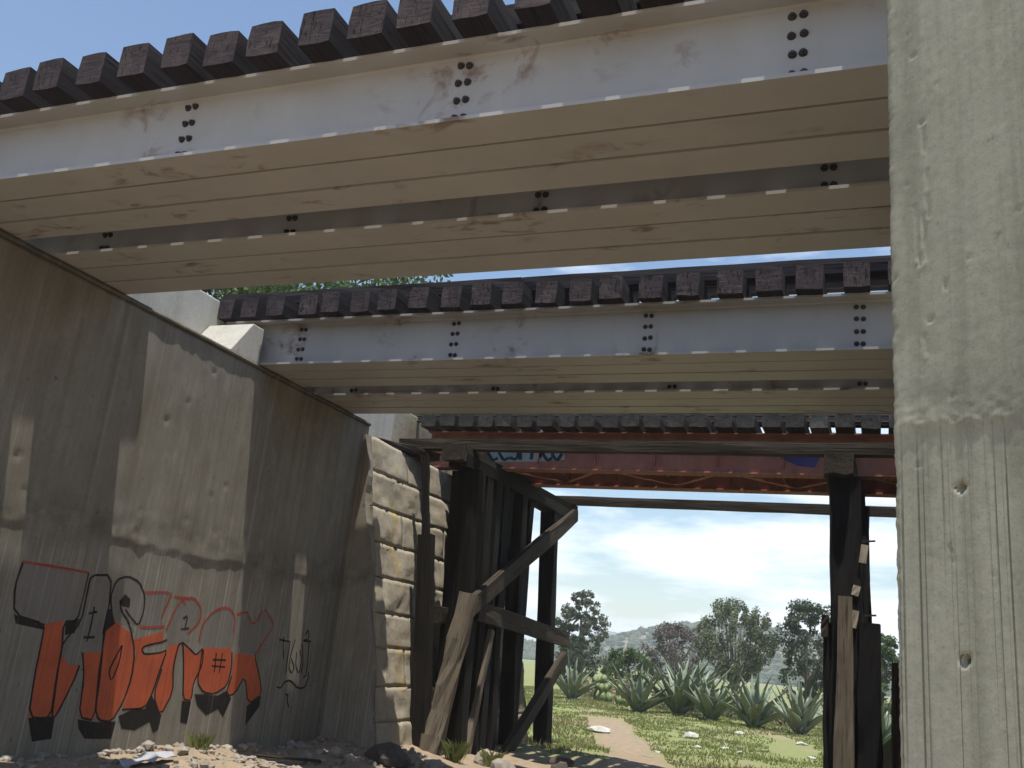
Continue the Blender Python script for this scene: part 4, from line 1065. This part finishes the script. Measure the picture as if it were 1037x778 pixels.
# grass
def grass_mesh(name, n, xr, yr, hr, mat, keep):
    x = rng.uniform(*xr, n); y = yr[0] + (yr[1] - yr[0]) * rng.random(n) ** 1.3
    ok = np.array([keep(a, b) for a, b in zip(x, y)])
    x = x[ok]; y = y[ok]; n = len(x)
    z = np.array([gz(a, b) for a, b in zip(x, y)])
    h = rng.uniform(*hr, n) * (0.6 + 0.8 * np.array([mnoise.noise((a * .6, b * .6, 3.3)) * .5 + .5 for a, b in zip(x, y)]))
    az = rng.uniform(0, 2 * np.pi, n); le = rng.normal(0, .35, (n, 2))
    w = rng.uniform(.006, .014, n) * (1 + (y - 15) / 12)
    p = np.stack([x, y, z - .01], 1)
    s = np.stack([np.cos(az) * w, np.sin(az) * w, np.zeros(n)], 1)
    tip = p + np.stack([le[:, 0] * h, le[:, 1] * h, h], 1)
    mid = p + np.stack([le[:, 0] * h * .35, le[:, 1] * h * .35, h * .55], 1)
    V = np.stack([p - s, p + s, mid + s * .7, tip, mid - s * .7], 1).reshape(-1, 3)
    F = np.arange(n * 5).reshape(-1, 5)
    o = structure(mesh_obj(name, V, F.tolist(), M[mat]), 'stuff')
    return o
def on_track(x, y):
    a = mnoise.noise((x * .35, y * .35, 0))
    return abs(x + 4.55 + .335 * (y - 20)) < 0.75 + .25 * a and y < 36
def gk(x, y):
    v = mnoise.noise((x * .5, y * .5, 1.7))
    return (not on_track(x, y)) and v > -.28 and not (x < -8.4 and y < 21) and y > 19.5 + 2.2 * v
o = grass_mesh('meadow_grass', 110000, (-22, 4.5), (17, 56), (.03, .10), 'grass', gk)
o['label'] = 'short green grass covering the sunny field'; o['category'] = 'grass'
def dk(x, y): return (not on_track(x, y)) and mnoise.noise((x * .35 + 9, y * .35, 6.7)) > .05 and y > 20
o = grass_mesh('dry_grass', 26000, (-22, 4.5), (20, 60), (.05, .16), 'dry', dk)
o['label'] = 'tawny dry grass tufts between the green grass of the field'; o['category'] = 'grass'
def weeds(label, x, y, n, h, seed):
    r = random.Random(seed); v = []; f = []; z0 = gz(x, y)
    for k in range(n):
        a = r.uniform(0, 6.28); l = h * r.uniform(.5, 1.1); b = Vector((x + r.gauss(0, .05), y + r.gauss(0, .05), z0 - .01))
        d = Vector((math.cos(a), math.sin(a), 0)); s = Vector((-d.y, d.x, 0)) * .0035; o_ = len(v)
        v += [b - s, b + s, b + d * l * .3 + Vector((0, 0, l * .7)) + s, b + d * l * .6 + Vector((0, 0, l * .95)), b + d * l * .3 + Vector((0, 0, l * .7)) - s]
        f.append([o_, o_ + 1, o_ + 2, o_ + 3, o_ + 4])
    tag(mesh_obj('grass_tuft', v, f, M['grass']), label, 'grass', 'grass tufts at the trestle foot')
weeds('bright green grass tuft at the foot of the pale raking strut', -6.55, 14.95, 190, .34, 1)
weeds('small green grass tuft beside the rocks under the trestle', -6.15, 15.6, 60, .30, 2)
weeds('sparse green weed growing at the wall foot below the graffiti', -7.9, 10.2, 70, .24, 3)

# ------------------------------------------------------------------ stones and litter
def rock(name, label, cat, x, y, s, mat, seed, group=None, sink=.25, flat=.7):
    r = random.Random(seed); bm = bmesh.new()
    bmesh.ops.create_icosphere(bm, subdivisions=2, radius=1)
    off = Vector((r.uniform(-9, 9), r.uniform(-9, 9), r.uniform(-9, 9)))
    pl = [(Vector((r.gauss(0, 1), r.gauss(0, 1), r.gauss(0, 1))).normalized(), r.uniform(.55, .85)) for k in range(7)]
    sc = Vector((r.uniform(.8, 1.35), r.uniform(.8, 1.2), flat * r.uniform(.8, 1.15)))
    for v in bm.verts:
        c = v.co.copy()
        for n, d in pl:
            e = c.dot(n)
            if e > d: c -= n * (e - d)
        c *= 1 + .12 * mnoise.noise(c * 2 + off)
        v.co = Vector((c.x * sc.x, c.y * sc.y, c.z * sc.z)) * s
    me = bpy.data.meshes.new(name); bm.to_mesh(me); bm.free(); me.materials.append(mat)
    o = bpy.data.objects.new(name, me); C.objects.link(o)
    o.location = (x, y, gz(x, y) + s * sc.z * .8 * (1 - 2 * sink)); o.rotation_euler = (0, 0, r.uniform(0, 6))
    tag(o, label, cat, group)
    return o
ROCKS = [(-6.85, 13.2, .34, 'dark_stone', 'big dark boulder at the end of the abutment shadow'),
         (-6.35, 13.75, .20, 'stone', 'grey rock right of the big dark boulder'),
         (-6.3, 15.75, .24, 'stone', 'pale slab of rock under the lower diagonal brace'),
         (-5.78, 15.2, .22, 'stone', 'pale brown rock in front of the trestle feet'),
         (-5.25, 15.45, .16, 'stone', 'buff rock at the foot of the far trestle post'),
         (-5.05, 16.0, .20, 'dark_stone', 'dark rounded stone right of the far trestle post'),
         (-5.55, 17.6, .20, 'dark_stone', 'dark lump of stone on the dirt track edge'),
         (-7.35, 12.5, .14, 'stone', 'small stone left of the big dark boulder')]
for k, (x, y, s, mt, lab) in enumerate(ROCKS): rock('rock', lab, 'rock', x, y, s, M[mt], 200 + k, 'rocks at the trestle foot')
WH = [(-5.6, 31.0, .42, 'large white rubble lump in the grass below the third agave'),
      (-4.2, 28.5, .26, 'white rubble piece right of the large white lump'),
      (-3.6, 27.5, .24, 'flat white rubble piece nearest the middle of the grass'),
      (-4.7, 27.0, .18, 'small white rubble piece left of the flat one'),
      (-5.2, 24.3, .16, 'small white rubble piece closest to the dirt track'),
      (-4.6, 35.0, .28, 'white rubble lump just in front of the agave row'),
      (-2.5, 34.0, .26, 'whitish stone in the grass left of the charred post'),
      (-1.9, 29.5, .20, 'whitish stone near the foot of the charred post')]
for k, (x, y, s, lab) in enumerate(WH): rock('rubble', lab, 'rubble', x, y, s * .68, M['white_stone'], 300 + k, 'white rubble in the grass', .3, .45)
rock('rubble', 'white slab lying on the dirt track beside the far trestle post', 'rubble', -7.75, 28.0, .40, M['white_stone'], 320, 'white rubble in the grass', .3, .3)
# crumpled sheet at the wall foot
v = []; f = []; rp = random.Random(3)
for j in range(5):
    for i in range(9):
        x = -7.75 + j * .05 + rp.uniform(-.02, .02); y = 8.55 + i * .10
        v.append((x, y, gz(x, y) + .03 + .10 * abs(mnoise.noise((i * .7, j * .8, 2))) + (.05 if 4 < i < 8 else 0) * (1 - j / 5)))
for j in range(4):
    for i in range(8): a = j * 9 + i; f.append((a, a + 1, a + 10, a + 9))
o = mesh_obj('crumpled_sheet', v, f, M['paper'])
o.modifiers.new('thickness', 'SOLIDIFY').thickness = 0.006
tag(o, 'crumpled dirty white sheet on the ground below the graffiti', 'litter')
# rubble and chips of the talus: uncountable
cv = []; cf = []
def chip(x, y, s):
    z = gz(x, y); P = iv * (s * rng.uniform(.6, 1.4), s * rng.uniform(.6, 1.4), s * rng.uniform(.4, .9)) * (1 + rng.uniform(-.3, .3, (len(iv), 1)))
    o_ = len(cv); cv.extend((P + (x, y, z + s * .2)).tolist()); cf.extend([[a + o_ for a in q] for q in ifc])
for k in range(1500):
    chip(max(-8.2, min(-5.0, random.gauss(-7.2, .9))) if random.random() < .75 else random.uniform(-7, -3.5), random.uniform(7.5, 14.5), abs(random.gauss(0, .028)) + .012)
cv2 = [(max(a, -8.28), b, c) for a, b, c in cv]
o = structure(mesh_obj('gravel', cv2, cf, M['stone']), 'stuff')
o['label'] = 'scattered stone chips and gravel along the wall foot'; o['category'] = 'gravel'
# fallen sticks
tag(timber('stick', (-7.55, 10.9, gz(-7.55, 10.9) + .05), (-7.2, 11.9, gz(-7.2, 11.9) + .03), .035, .03, M['mid_wood'], jit=.006), 'thin stick lying on the dirt near the wall foot', 'stick')

# ------------------------------------------------------------------ air
v, f = box_vf(-3150, 3150, -2900, 3340, -9.5, 74)
hz = mesh_obj('haze', v, f, None)
hz.data.materials.clear()
hm = bpy.data.materials.new('haze_air'); hm.use_nodes = True
hn = hm.node_tree.nodes; hn.clear()
pv = hn.new('ShaderNodeVolumePrincipled'); pv.inputs['Color'].default_value = (0.86, 0.92, 1.0, 1); pv.inputs['Density'].default_value = 0.0006
pv.inputs['Anisotropy'].default_value = 0.2
ho = hn.new('ShaderNodeOutputMaterial'); hm.node_tree.links.new(pv.outputs[0], ho.inputs['Volume'])
hz.data.materials.append(hm)
structure(hz, 'stuff')
hz['label'] = 'thin pale summer haze filling the air'; hz['category'] = 'haze'
